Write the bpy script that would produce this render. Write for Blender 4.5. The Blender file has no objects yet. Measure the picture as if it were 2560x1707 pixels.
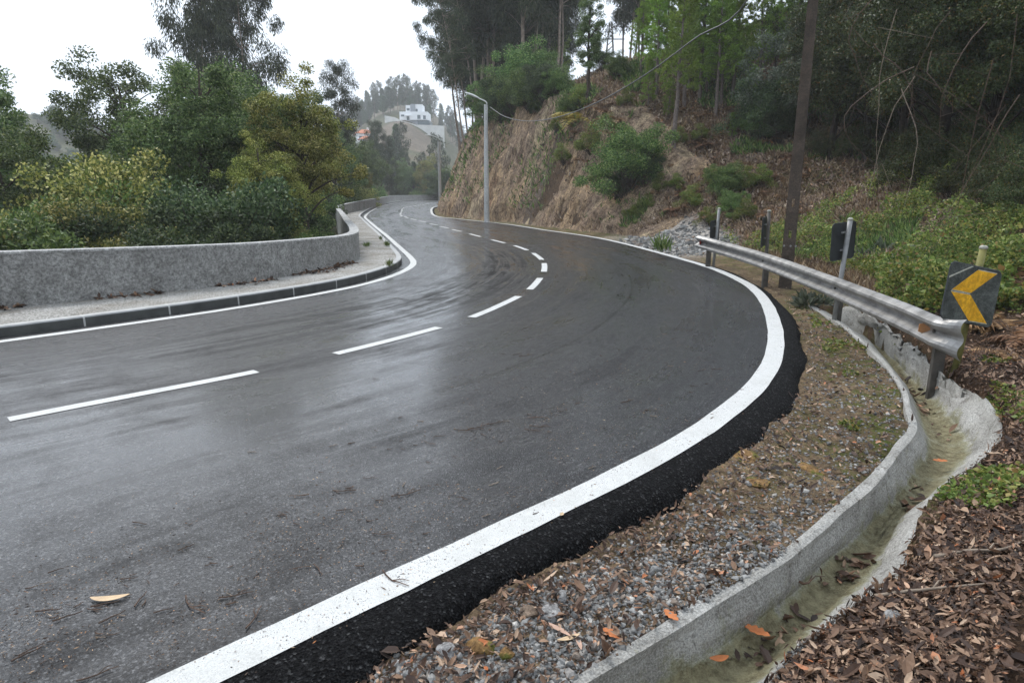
import bpy, math
import numpy as np

R_ = math.radians
SC = bpy.context.scene
COL = SC.collection

# ------------------------------------------------------------------ camera
EYE = 1.6
PITCH = math.atan((853.5 - 476.0) / 1600.0)
cam_d = bpy.data.cameras.new("camera")
cam_d.sensor_width = 36.0
cam_d.lens = 36.0 * 1600.0 / 2560.0
cam_d.clip_start = 0.05
cam_d.clip_end = 3000.0
cam = bpy.data.objects.new("camera", cam_d)
cam.location = (0, 0, EYE)
cam.rotation_euler = (math.pi / 2 - PITCH, 0, 0)
COL.objects.link(cam)
SC.camera = cam

# ------------------------------------------------------------------ sky, sun, exposure
SUN_EL, SUN_AZ = R_(52), R_(-30)          # behind thin cloud, ahead and to the left
world = bpy.data.worlds.new("World")
SC.world = world
world.use_nodes = True
wn = world.node_tree
wn.nodes.clear()
w_out = wn.nodes.new("ShaderNodeOutputWorld")
w_bg = wn.nodes.new("ShaderNodeBackground")
w_sky = wn.nodes.new("ShaderNodeTexSky")
w_sky.sky_type = 'NISHITA'
w_sky.sun_disc = False
w_sky.sun_elevation = SUN_EL
w_sky.sun_rotation = SUN_AZ
w_sky.air_density = 1.0
w_sky.dust_density = 6.0
w_hsv = wn.nodes.new("ShaderNodeHueSaturation")
w_hsv.inputs['Saturation'].default_value = 0.25
w_mix = wn.nodes.new("ShaderNodeMixRGB")
w_mix.inputs[0].default_value = 0.80
w_mix.inputs[2].default_value = (8.3, 9.4, 10.9, 1)     # an even sheet of cloud
wn.links.new(w_sky.outputs[0], w_hsv.inputs['Color'])
wn.links.new(w_hsv.outputs[0], w_mix.inputs[1])
wn.links.new(w_mix.outputs[0], w_bg.inputs[0])
w_bg.inputs[1].default_value = 0.10
wn.links.new(w_bg.outputs[0], w_out.inputs[0])

sun_d = bpy.data.lights.new("sun", 'SUN')
sun_d.energy = 1.5
sun_d.angle = R_(25)
sun_d.color = (1.0, 0.965, 0.92)
sun = bpy.data.objects.new("sun", sun_d)
sun.rotation_euler = (math.pi / 2 - SUN_EL, 0, math.pi - SUN_AZ)
sun.location = (0, 0, 60)
COL.objects.link(sun)

SC.view_settings.view_transform = 'Standard'
SC.view_settings.look = 'None'
SC.view_settings.exposure = 0.76
SC.view_settings.gamma = 1.0
SC.render.film_transparent = False
cy = SC.cycles
cy.use_denoising = True
cy.max_bounces = 6
cy.diffuse_bounces = 4
cy.glossy_bounces = 2
cy.transmission_bounces = 4
cy.transparent_max_bounces = 4
cy.volume_bounces = 1
cy.use_adaptive_sampling = True
cy.adaptive_threshold = 0.02

# ------------------------------------------------------------------ small maths
CP, SP = math.cos(PITCH), math.sin(PITCH)


def gp(x, y, z=0.0):
    """Point of the photograph (2560 px wide) measured down to a level plane, in metres."""
    a = (x - 1280.0) / 1600.0
    b = (853.5 - y) / 1600.0
    t = (z - EYE) / (-SP + b * CP)
    return np.array([a * t, (CP + b * SP) * t, z])


def up(x, y, Y):
    """Point of the photograph at Y metres ahead."""
    a = (x - 1280.0) / 1600.0
    b = (853.5 - y) / 1600.0
    t = Y / (CP + b * SP)
    return np.array([a * t, Y, EYE + (-SP + b * CP) * t])


def hash3(ix, iy, iz, seed):
    h = (ix.astype(np.int64) * 374761393 + iy.astype(np.int64) * 668265263 + iz.astype(np.int64) * 2147483647 + seed * 1274126177) & 0xFFFFFFFF
    h = ((h ^ (h >> 13)) * 1274126177) & 0xFFFFFFFF
    return ((h ^ (h >> 16)) & 0xFFFF) / 65535.0


def vnoise(x, y, z=None, seed=0):
    if z is None:
        z = np.zeros_like(x)
    ix, iy, iz = np.floor(x), np.floor(y), np.floor(z)
    fx, fy, fz = x - ix, y - iy, z - iz
    fx = fx * fx * (3 - 2 * fx); fy = fy * fy * (3 - 2 * fy); fz = fz * fz * (3 - 2 * fz)
    r = 0
    for dx in (0, 1):
        for dy in (0, 1):
            for dz in (0, 1):
                w = (fx if dx else 1 - fx) * (fy if dy else 1 - fy) * (fz if dz else 1 - fz)
                r = r + w * hash3(ix + dx, iy + dy, iz + dz, seed)
    return r * 2 - 1


def fbm(x, y, z=None, oct=4, seed=0):
    if z is None:
        z = np.zeros_like(x)
    a, f, s = 1.0, 1.0, 0.0
    for i in range(oct):
        s = s + a * vnoise(x * f, y * f, z * f, seed + i * 17)
        a *= 0.5; f *= 2.03
    return s


def sstep(a, b, x):
    t = np.clip((x - a) / (b - a), 0, 1)
    return t * t * (3 - 2 * t)


def catmull(P, ds):
    """Smooth a polyline through its points and resample it every ds metres."""
    P = np.asarray(P, float)
    Q = np.vstack([2 * P[0] - P[1], P, 2 * P[-1] - P[-2]])
    out = []
    for i in range(1, len(Q) - 2):
        p0, p1, p2, p3 = Q[i - 1], Q[i], Q[i + 1], Q[i + 2]
        d = lambda a, b: max(np.linalg.norm(b - a), 1e-6) ** 0.5
        t0 = 0; t1 = t0 + d(p0, p1); t2 = t1 + d(p1, p2); t3 = t2 + d(p2, p3)
        n = max(2, int(np.linalg.norm(p2 - p1) / ds * 2))
        t = np.linspace(t1, t2, n, endpoint=False)[:, None]
        A1 = (t1 - t) / (t1 - t0) * p0 + (t - t0) / (t1 - t0) * p1
        A2 = (t2 - t) / (t2 - t1) * p1 + (t - t1) / (t2 - t1) * p2
        A3 = (t3 - t) / (t3 - t2) * p2 + (t - t2) / (t3 - t2) * p3
        B1 = (t2 - t) / (t2 - t0) * A1 + (t - t0) / (t2 - t0) * A2
        B2 = (t3 - t) / (t3 - t1) * A2 + (t - t1) / (t3 - t1) * A3
        out.append((t2 - t) / (t2 - t1) * B1 + (t - t1) / (t2 - t1) * B2)
    out.append(P[-1:])
    C = np.vstack(out)
    s = np.concatenate([[0], np.cumsum(np.linalg.norm(np.diff(C, axis=0), axis=1))])
    n = max(2, int(s[-1] / ds) + 1)
    q = np.linspace(0, s[-1], n)
    return np.stack([np.interp(q, s, C[:, k]) for k in range(C.shape[1])], 1)


def arc(C):
    return np.concatenate([[0], np.cumsum(np.linalg.norm(np.diff(C[:, :2], axis=0), axis=1))])


def smooth(a, n):
    k = np.hanning(2 * n + 3); k /= k.sum()
    m = len(k) // 2
    pad = lambda v: np.concatenate([2 * v[0] - v[m:0:-1], v, 2 * v[-1] - v[-2:-m - 2:-1]])
    if a.ndim == 1:
        return np.convolve(pad(a), k, 'valid')
    return np.stack([np.convolve(pad(a[:, j]), k, 'valid') for j in range(a.shape[1])], 1)


def normals2(C):
    """Right-hand side unit normals of a plan polyline."""
    t = np.gradient(C[:, :2], axis=0)
    t /= np.maximum(np.linalg.norm(t, axis=1), 1e-9)[:, None]
    return np.stack([t[:, 1], -t[:, 0]], 1)


def dist_poly(P, C, chunk=4000):
    """Distance of plan points P to polyline C, signed (+ = right of it), and arc length of the nearest point."""
    P = np.asarray(P, float)[:, :2]
    A, B = C[:-1, :2], C[1:, :2]
    AB = B - A
    L2 = np.maximum((AB ** 2).sum(1), 1e-12)
    S = arc(C)
    d_out = np.empty(len(P)); s_out = np.empty(len(P))
    for i in range(0, len(P), chunk):
        p = P[i:i + chunk, None, :]
        ap = p - A[None]
        t = np.clip((ap * AB[None]).sum(2) / L2[None], 0, 1)
        q = ap - t[..., None] * AB[None]
        d2 = (q ** 2).sum(2)
        k = d2.argmin(1)
        r = np.arange(len(k))
        cr = AB[k, 0] * ap[r, k, 1] - AB[k, 1] * ap[r, k, 0]
        d_out[i:i + chunk] = np.sqrt(d2[r, k]) * np.where(cr <= 0, 1, -1)
        s_out[i:i + chunk] = S[k] + t[r, k] * np.sqrt(L2[k])
    return d_out, s_out


def inside(P, poly):
    x, y = P[:, 0], P[:, 1]
    r = np.zeros(len(P), bool)
    n = len(poly)
    for i in range(n):
        x1, y1 = poly[i][:2]; x2, y2 = poly[(i + 1) % n][:2]
        if y1 == y2:
            continue
        c = ((y1 > y) != (y2 > y)) & (x < (x2 - x1) * (y - y1) / (y2 - y1) + x1)
        r ^= c
    return r


# ------------------------------------------------------------------ object helpers
def tag(o, label=None, cat=None, group=None, kind=None):
    if label: o['label'] = label
    if cat: o['category'] = cat
    if group: o['group'] = group
    if kind: o['kind'] = kind
    return o


def empty(name, loc=(0, 0, 0), rz=0.0):
    o = bpy.data.objects.new(name, None)
    o.location = loc
    o.rotation_euler = (0, 0, rz)
    COL.objects.link(o)
    return o


def mk(name, V, polys, mat=None, parent=None, smooth_=False, uv=None, attrs=None):
    """One mesh object. polys = list of (k, n) index arrays; uv per vertex; attrs = {name: (n,3|1)} per vertex."""
    V = np.asarray(V, np.float32).reshape(-1, 3)
    if not isinstance(polys, list):
        polys = [polys]
    polys = [np.asarray(p, np.int32) for p in polys if len(p)]
    me = bpy.data.meshes.new(name)
    loops = np.concatenate([p.ravel() for p in polys])
    counts = np.concatenate([np.full(len(p), p.shape[1], np.int32) for p in polys])
    starts = np.concatenate([[0], np.cumsum(counts)[:-1]]).astype(np.int32)
    me.vertices.add(len(V)); me.vertices.foreach_set('co', V.ravel())
    me.loops.add(len(loops)); me.loops.foreach_set('vertex_index', loops)
    me.polygons.add(len(counts)); me.polygons.foreach_set('loop_start', starts)
    me.update(calc_edges=True)
    me.polygons.foreach_set('use_smooth', np.full(len(counts), bool(smooth_)))
    if uv is not None:
        l = me.uv_layers.new(name='UVMap')
        l.data.foreach_set('uv', np.asarray(uv, np.float32)[loops].ravel())
    for k, a in (attrs or {}).items():
        a = np.asarray(a, np.float32)
        if a.ndim == 1:
            at = me.attributes.new(k, 'FLOAT', 'POINT'); at.data.foreach_set('value', a)
        else:
            at = me.attributes.new(k, 'FLOAT_COLOR', 'POINT')
            at.data.foreach_set('color', np.concatenate([a, np.ones((len(a), 1), np.float32)], 1).ravel())
    if mat:
        me.materials.append(mat)
    o = bpy.data.objects.new(name, me)
    COL.objects.link(o)
    if parent:
        o.parent = parent
    return o


def grid_faces(n, m, close_m=False):
    i, j = np.meshgrid(np.arange(n - 1), np.arange(m if close_m else m - 1), indexing='ij')
    j2 = (j + 1) % m
    return np.stack([i * m + j, (i + 1) * m + j, (i + 1) * m + j2, i * m + j2], -1).reshape(-1, 4)


class MB:
    """Collects shapes; build() links them as one mesh object."""
    def __init__(self):
        self.V = []; self.F = {3: [], 4: []}; self.n = 0; self.C = []

    def add(self, V, F):
        V = np.asarray(V, float)
        F = np.asarray(F)
        self.V.append(V)
        self.F[F.shape[1]].append(F + self.n)
        self.n += len(V)

    def box(self, c, s, M=None):
        x = np.array([[-1, -1, -1], [1, -1, -1], [1, 1, -1], [-1, 1, -1], [-1, -1, 1], [1, -1, 1], [1, 1, 1], [-1, 1, 1]]) * np.array(s) / 2
        if M is not None:
            x = x @ np.asarray(M).T
        self.add(x + np.array(c), [[0, 3, 2, 1], [4, 5, 6, 7], [0, 1, 5, 4], [1, 2, 6, 5], [2, 3, 7, 6], [3, 0, 4, 7]])

    def tube(self, P, r, n=6, cap=True):
        P = np.asarray(P, float)
        r = np.broadcast_to(np.asarray(r, float), (len(P),))
        t = np.gradient(P, axis=0)
        t /= np.maximum(np.linalg.norm(t, axis=1), 1e-9)[:, None]
        ref = np.array([0.31, 0.92, 0.2]) if abs(t[:, 2]).mean() > 0.7 else np.array([0.05, 0.08, 1.0])
        u = np.cross(t, ref); u /= np.maximum(np.linalg.norm(u, axis=1), 1e-9)[:, None]
        v = np.cross(t, u)
        a = np.linspace(0, 2 * np.pi, n, endpoint=False)
        ring = np.cos(a)[None, :, None] * u[:, None] + np.sin(a)[None, :, None] * v[:, None]
        V = P[:, None] + ring * r[:, None, None]
        m = len(P)
        b = self.n
        self.add(V.reshape(-1, 3), grid_faces(m, n, True)[:, ::-1])
        if cap:
            for e, rad in ((0, r[0]), (m - 1, r[-1])):
                if rad > 0.002:
                    cidx = self.n
                    self.V.append(P[e][None]); self.n += 1
                    k = np.arange(n)
                    tri = np.stack([b + e * n + k, b + e * n + (k + 1) % n, np.full(n, cidx)], 1)
                    self.F[3].append(tri if e else tri[:, ::-1])

    def build(self, name, mat=None, parent=None, smooth_=False):
        return mk(name, np.vstack(self.V), [np.vstack(f) for f in self.F.values() if f], mat, parent, smooth_)


def copy_tree(o, parent=None):
    c = o.copy()
    COL.objects.link(c)
    c.parent = parent
    for ch in KIDS.get(o.name, []):
        copy_tree(ch, c)
    return c


KIDS = {}


def note_kids(root):
    KIDS[root.name] = list(root.children)
    for c in root.children:
        note_kids(c)


# ------------------------------------------------------------------ materials
def srgb(r, g, b):
    f = lambda c: (c / 255 / 12.92) if c / 255 <= 0.04045 else ((c / 255 + 0.055) / 1.055) ** 2.4
    return (f(r), f(g), f(b), 1.0)


class Mat:
    def __init__(self, name, rough=0.8, spec=0.3):
        self.m = bpy.data.materials.new(name)
        self.m.use_nodes = True
        self.t = self.m.node_tree
        self.p = self.t.nodes['Principled BSDF']
        self.out = self.t.nodes['Material Output']
        self.p.inputs['Roughness'].default_value = rough
        self.p.inputs['Specular IOR Level'].default_value = spec
        self._co = None

    def node(self, typ, **kw):
        n = self.t.nodes.new(typ)
        for k, v in kw.items():
            setattr(n, k, v)
        return n

    def link(self, a, b):
        self.t.links.new(a, b)

    def coord(self, which='Object', scale=None):
        if which == 'Position':
            o = self.node('ShaderNodeNewGeometry').outputs['Position']
        else:
            if self._co is None:
                self._co = self.node('ShaderNodeTexCoord')
            o = self._co.outputs[which]
        if scale:
            mp = self.node('ShaderNodeMapping')
            mp.inputs['Scale'].default_value = scale
            self.link(o, mp.inputs[0])
            o = mp.outputs[0]
        return o

    def noise(self, scale, detail=4, rough=0.55, co=None, dist=0.0):
        n = self.node('ShaderNodeTexNoise')
        n.inputs['Scale'].default_value = scale
        n.inputs['Detail'].default_value = detail
        n.inputs['Roughness'].default_value = rough
        n.inputs['Distortion'].default_value = dist
        self.link(co or self.coord(), n.inputs['Vector'])
        return n.outputs['Fac']

    def voro(self, scale, co=None, feature='F1', out='Distance'):
        n = self.node('ShaderNodeTexVoronoi', feature=feature)
        n.inputs['Scale'].default_value = scale
        self.link(co or self.coord(), n.inputs['Vector'])
        return n.outputs[out]

    def ramp(self, fac, stops, interp='LINEAR'):
        n = self.node('ShaderNodeValToRGB')
        cr = n.color_ramp
        cr.interpolation = interp
        while len(cr.elements) < len(stops):
            cr.elements.new(0.5)
        for e, (p, c) in zip(cr.elements, stops):
            e.position = p
            e.color = c if len(c) == 4 else (*c, 1)
        self.link(fac, n.inputs[0])
        return n.outputs[0]

    def mr(self, fac, a, b, c=0.0, d=1.0):
        n = self.node('ShaderNodeMapRange')
        for i, v in zip(('From Min', 'From Max', 'To Min', 'To Max'), (a, b, c, d)):
            n.inputs[i].default_value = v
        self.link(fac, n.inputs['Value'])
        return n.outputs[0]

    def mix(self, fac, a, b, mode='MIX'):
        n = self.node('ShaderNodeMixRGB', blend_type=mode)
        for s, v in zip(n.inputs, (fac, a, b)):
            if isinstance(v, (int, float)):
                s.default_value = v
            elif isinstance(v, tuple):
                s.default_value = v if len(v) == 4 else (*v, 1)
            else:
                self.link(v, s)
        return n.outputs[0]

    def math(self, op, a, b=0.0):
        n = self.node('ShaderNodeMath', operation=op)
        for s, v in zip(n.inputs, (a, b)):
            if isinstance(v, (int, float)):
                s.default_value = v
            else:
                self.link(v, s)
        return n.outputs[0]

    def attr(self, name, out='Color'):
        n = self.node('ShaderNodeAttribute')
        n.attribute_name = name
        return n.outputs[out]

    def col(self, c):
        if isinstance(c, tuple):
            self.p.inputs['Base Color'].default_value = c if len(c) == 4 else (*c, 1)
        else:
            self.link(c, self.p.inputs['Base Color'])
        return self

    def rough(self, r):
        self.link(r, self.p.inputs['Roughness'])

    def bump(self, h, strength=0.5, dist=0.02):
        n = self.node('ShaderNodeBump')
        n.inputs['Strength'].default_value = strength
        n.inputs['Distance'].default_value = dist
        self.link(h, n.inputs['Height'])
        self.link(n.outputs[0], self.p.inputs['Normal'])


def leaf_mat(name, stops, rough=0.55, spec=0.3, trans=0.25, big=None):
    """Leaves: every leaf its own tone, some light coming through."""
    M = Mat(name, rough, spec)
    g = M.node('ShaderNodeNewGeometry')
    c = M.ramp(g.outputs['Random Per Island'], stops)
    oi = M.node('ShaderNodeObjectInfo')
    hs = M.node('ShaderNodeHueSaturation')
    M.link(M.mr(oi.outputs['Random'], 0, 1, 0.75, 1.3), hs.inputs['Value'])
    M.link(M.mr(oi.outputs['Random'], 0, 1, 0.485, 0.515), hs.inputs['Hue'])
    M.link(c, hs.inputs['Color'])
    c = hs.outputs[0]
    if big:
        n = M.noise(big[0], 3, 0.6)
        c = M.mix(M.mr(n, 0.42, 0.6), c, M.mix(1.0, c, big[1], 'MULTIPLY'))
    M.col(c)
    tr = M.node('ShaderNodeBsdfTranslucent')
    M.link(c, tr.inputs[0])
    ms = M.node('ShaderNodeMixShader')
    ms.inputs[0].default_value = trans
    M.link(M.p.outputs[0], ms.inputs[1]); M.link(tr.outputs[0], ms.inputs[2])
    M.link(ms.outputs[0], M.out.inputs[0])
    return M.m


def flat_mat(name, c, rough=0.7, spec=0.3, metal=0.0, var=0.25, scale=12.0, bump=0.0):
    M = Mat(name, rough, spec)
    n = M.noise(scale, 5, 0.6)
    a = tuple(x * (1 - var) for x in c[:3]); b = tuple(min(1, x * (1 + var)) for x in c[:3])
    M.col(M.ramp(n, [(0.3, a), (0.7, b)]))
    M.p.inputs['Metallic'].default_value = metal
    if bump:
        M.bump(M.noise(scale * 6, 5, 0.7), bump, 0.01)
    return M.m


MT = {}

# asphalt: dark stone in bitumen under a broken film of water
M = Mat('wet_asphalt', 0.3, 0.35)
uvs = M.coord('UV', (7.0, 0.20, 1))
uvl = M.coord('UV', (34.0, 0.26, 1))
uvm = M.coord('UV', (11.0, 1.6, 1))
grain = M.noise(110, 3, 0.75)
agg = M.voro(115, out='Color')
aggd = M.voro(115)
sx = M.node('ShaderNodeSeparateXYZ'); M.link(agg, sx.inputs[0])
big = M.noise(0.30, 4, 0.6)
streak = M.noise(1.0, 6, 0.68, uvs, 0.5)
fine_streak = M.noise(1.0, 5, 0.7, uvl, 0.3)
mott = M.noise(1.0, 6, 0.75, uvm, 0.4)
mixs = M.math('ADD', M.math('ADD', M.math('MULTIPLY', streak, 0.48), M.math('MULTIPLY', fine_streak, 0.26)), M.math('MULTIPLY', mott, 0.26))
scuff = M.math('MULTIPLY', M.attr('scuff', 'Fac'), M.mr(M.math('ADD', M.math('MULTIPLY', fine_streak, 0.7), M.math('MULTIPLY', mott, 0.3)), 0.43, 0.55))
base = M.ramp(sx.outputs[0], [(0.0, (0.006, 0.0063, 0.0072)), (0.55, (0.018, 0.0185, 0.021)), (0.82, (0.036, 0.037, 0.040)), (1.0, (0.11, 0.11, 0.112))])
base = M.mix(0.8, base, M.ramp(grain, [(0.40, (0.35, 0.35, 0.36)), (0.60, (1.5, 1.5, 1.5))]), 'MULTIPLY')
dry = M.mr(mixs, 0.50, 0.60)
base = M.mix(M.math('MULTIPLY', dry, 0.3), base, (0.012, 0.011, 0.010))
base = M.mix(M.math('MULTIPLY', scuff, 0.9), base, (0.0065, 0.006, 0.0055))
sp = M.node('ShaderNodeSeparateXYZ'); M.link(M.coord('UV'), sp.inputs[0])
seam = M.math('LESS_THAN', M.math('ABSOLUTE', M.math('SUBTRACT', M.math('ADD', sp.outputs[0], M.math('MULTIPLY', fine_streak, 0.012)), 0.735)), 0.0022)
base = M.mix(M.math('MULTIPLY', seam, 0.8), base, (0.004, 0.004, 0.004))
M.col(base)
M.p.inputs['IOR'].default_value = 1.5
wet = M.math('MULTIPLY', M.mr(mixs, 0.475, 0.58, 1.0, 0.30), M.mr(big, 0.25, 0.6, 1.0, 0.85))
wet = M.math('MULTIPLY', wet, M.math('SUBTRACT', 1.0, M.math('MULTIPLY', scuff, 1.0)))
wet = M.math('MULTIPLY', wet, M.mr(sp.outputs[0], 0.68, 0.95, 1.0, 0.45))
wet = M.math('MULTIPLY', wet, M.mr(grain, 0.36, 0.56, 0.6, 1.0))
M.link(wet, M.p.inputs['Coat Weight'])
M.p.inputs['Coat IOR'].default_value = 1.42
M.link(M.mr(mixs, 0.44, 0.58, 0.13, 0.32), M.p.inputs['Coat Roughness'])
M.rough(M.math('ADD', M.mr(mixs, 0.44, 0.60, 0.22, 0.5), M.math('MULTIPLY', scuff, 0.25)))
M.link(M.math('MULTIPLY', M.mr(mixs, 0.48, 0.58, 0.27, 0.13), M.math('SUBTRACT', 1.0, M.math('MULTIPLY', scuff, 0.9))), M.p.inputs['Specular IOR Level'])
M.bump(M.math('ADD', M.math('MULTIPLY', aggd, 0.9), grain), 0.6, 0.006)
MT['asphalt'] = M.m

M = Mat('asphalt_edge', 0.85, 0.08)
agg = M.voro(105, out='Color'); g1 = M.noise(90, 4, 0.75)
sx = M.node('ShaderNodeSeparateXYZ'); M.link(agg, sx.inputs[0])
c = M.ramp(sx.outputs[0], [(0.0, (0.002, 0.002, 0.0022)), (0.7, (0.010, 0.010, 0.0105)), (0.92, (0.018, 0.018, 0.019)), (1.0, (0.06, 0.06, 0.06))])
M.col(M.mix(0.8, c, M.ramp(g1, [(0.4, (0.3, 0.3, 0.3)), (0.6, (1.5, 1.5, 1.5))]), 'MULTIPLY'))
M.bump(M.math('ADD', M.voro(105), M.math('MULTIPLY', g1, 0.7)), 0.8, 0.016)
MT['asphalt_edge'] = M.m

M = Mat('road_paint', 0.55, 0.35)
g1 = M.noise(120, 4, 0.75); g2 = M.noise(4, 5, 0.7); g3 = M.voro(115)
c = M.ramp(g2, [(0.35, (0.50, 0.50, 0.48)), (0.65, (0.66, 0.66, 0.645))])
c = M.mix(0.6, c, M.ramp(g1, [(0.40, (0.62, 0.62, 0.61)), (0.58, (1.05, 1.05, 1.05))]), 'MULTIPLY')
c = M.mix(M.mr(M.math('ADD', g1, M.math('MULTIPLY', g2, 0.35)), 0.765, 0.80), c, (0.06, 0.06, 0.06))
M.col(c); M.bump(M.math('ADD', g1, g3), 0.5, 0.005)
MT['paint'] = M.m


def concrete(name, lo, hi, rough=0.85, scale=3.0, bump=0.5, fine=90, moss=None, contrast=0.75):
    M = Mat(name, rough, 0.25)
    a = M.noise(scale, 7, 0.72); b = M.noise(fine, 5, 0.8); d = M.noise(fine * 0.3, 4, 0.7)
    c = M.ramp(a, [(0.36, lo), (0.64, hi)])
    c = M.mix(contrast, c, M.ramp(b, [(0.38, (0.30, 0.30, 0.30)), (0.54, (1.0, 1.0, 1.0)), (0.66, (1.4, 1.4, 1.4))]), 'MULTIPLY')
    c = M.mix(0.5, c, M.ramp(d, [(0.38, (0.55, 0.55, 0.54)), (0.62, (1.3, 1.3, 1.3))]), 'MULTIPLY')
    if moss:
        c = M.mix(M.mr(M.noise(moss[1], 4, 0.6), 0.5, 0.6), c, moss[0])
    M.col(c)
    M.bump(M.math('ADD', b, M.math('MULTIPLY', d, 0.7)), bump, 0.02)
    return M.m


MT['plaster'] = concrete('wall_plaster', (0.285, 0.28, 0.264), (0.395, 0.39, 0.372), bump=0.9, fine=28, scale=1.1, contrast=0.75)
MT['skylit_top'] = concrete('skylit_top_concrete', (0.36, 0.355, 0.34), (0.52, 0.515, 0.50), bump=0.5, fine=40)  # paler than the plaster: skylight on the wall top put into the colour
MT['pole'] = concrete('pole_concrete', (0.46, 0.46, 0.45), (0.60, 0.60, 0.585), scale=1.5, bump=0.25, contrast=0.35)
MT['drain'] = concrete('drain_concrete', (0.27, 0.26, 0.24), (0.42, 0.41, 0.385), scale=3.5, bump=0.5)
MT['kerb_top'] = concrete('kerb_top', (0.30, 0.30, 0.29), (0.42, 0.42, 0.41))

M = Mat('kerb_stone', 0.55, 0.4)
uvx = M.node('ShaderNodeSeparateXYZ'); M.link(M.coord('UV'), uvx.inputs[0])
fr = M.math('FRACT', uvx.outputs[0])
joint = M.math('LESS_THAN', fr, 0.022)
a = M.noise(5, 5, 0.6)
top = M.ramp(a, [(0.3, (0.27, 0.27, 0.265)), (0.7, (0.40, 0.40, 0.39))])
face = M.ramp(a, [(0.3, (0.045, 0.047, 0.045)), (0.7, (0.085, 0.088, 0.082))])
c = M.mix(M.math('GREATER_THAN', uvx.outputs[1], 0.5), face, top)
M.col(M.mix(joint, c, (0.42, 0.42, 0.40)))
M.bump(M.noise(70, 4, 0.7), 0.3, 0.005)
MT['kerb'] = M.m

M = Mat('gritty_pavement', 0.9, 0.2)
a = M.noise(1.4, 5, 0.6); b = M.noise(70, 4, 0.75)
c = M.ramp(a, [(0.36, (0.235, 0.215, 0.185)), (0.52, (0.32, 0.31, 0.285)), (0.66, (0.37, 0.36, 0.34))])
b = M.noise(42, 4, 0.8)
c = M.mix(0.9, c, M.ramp(b, [(0.38, (0.15, 0.14, 0.13)), (0.58, (1.0, 1.0, 1.0)), (0.75, (1.25, 1.25, 1.25))]), 'MULTIPLY')
M.col(M.mix(1.0, c, (1.3, 1.3, 1.3), 'MULTIPLY')); M.bump(b, 0.9, 0.012)
MT['pavement'] = M.m

# soil sheet: colour by what lies where, broken up by noise
M = Mat('soil', 0.92, 0.15)
pos = M.coord('Position')
n1 = M.noise(0.9, 6, 0.68, pos); n2 = M.noise(14, 5, 0.75, pos); n3 = M.noise(75, 4, 0.75, pos)
c = M.attr('Col')
c = M.mix(1.0, c, M.ramp(n1, [(0.28, (0.45, 0.42, 0.40)), (0.7, (1.5, 1.5, 1.5))]), 'MULTIPLY')
c = M.mix(1.0, c, M.ramp(n2, [(0.3, (0.40, 0.38, 0.36)), (0.52, (1.0, 1.0, 1.0)), (0.74, (1.9, 1.8, 1.65))]), 'MULTIPLY')
c = M.mix(0.8, c, M.ramp(n3, [(0.3, (0.35, 0.33, 0.31)), (0.7, (1.5, 1.5, 1.5))]), 'MULTIPLY')
moss = M.math('MULTIPLY', M.attr('moss', 'Fac'), M.mr(M.noise(5, 5, 0.7, pos), 0.47, 0.6))
c = M.mix(moss, c, M.mix(n2, (0.035, 0.05, 0.008), (0.12, 0.15, 0.025)))
M.col(c)
M.bump(M.math('ADD', n2, M.math('MULTIPLY', n3, 0.5)), 1.0, 0.05)
MT['soil'] = M.m

M = Mat('cut_rock', 0.9, 0.2)
pos = M.coord('Position')
vert = M.coord('Position'); mp = M.node('ShaderNodeMapping'); mp.inputs['Scale'].default_value = (1, 1, 0.28); M.link(vert, mp.inputs[0]); vs = mp.outputs[0]
n1 = M.noise(0.5, 5, 0.65, vs); n2 = M.noise(2.6, 6, 0.75, vs, 0.6); n3 = M.noise(11, 5, 0.8, vs); n4 = M.noise(36, 3, 0.8, M.coord('Position'))
c = M.ramp(n1, [(0.3, (0.2415, 0.1495, 0.09775)), (0.42, (0.437, 0.322, 0.2127)), (0.54, (0.3105, 0.23, 0.1782)), (0.66, (0.552, 0.4485, 0.3105)), (0.8, (0.368, 0.322, 0.2818))])
c = M.mix(1.0, c, M.ramp(n2, [(0.3, (0.30, 0.26, 0.24)), (0.5, (1.0, 1.0, 1.0)), (0.72, (1.75, 1.7, 1.6))]), 'MULTIPLY')
c = M.mix(0.95, c, M.ramp(n3, [(0.34, (0.25, 0.22, 0.20)), (0.66, (1.7, 1.68, 1.62))]), 'MULTIPLY')
c = M.mix(0.8, c, M.ramp(n4, [(0.36, (0.3, 0.28, 0.26)), (0.64, (1.6, 1.6, 1.55))]), 'MULTIPLY')
M.col(c)
M.bump(M.math('ADD', n2, M.math('ADD', M.math('MULTIPLY', n3, 0.6), M.math('MULTIPLY', n4, 0.2))), 1.0, 0.25)
MT['rock'] = M.m

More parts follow.
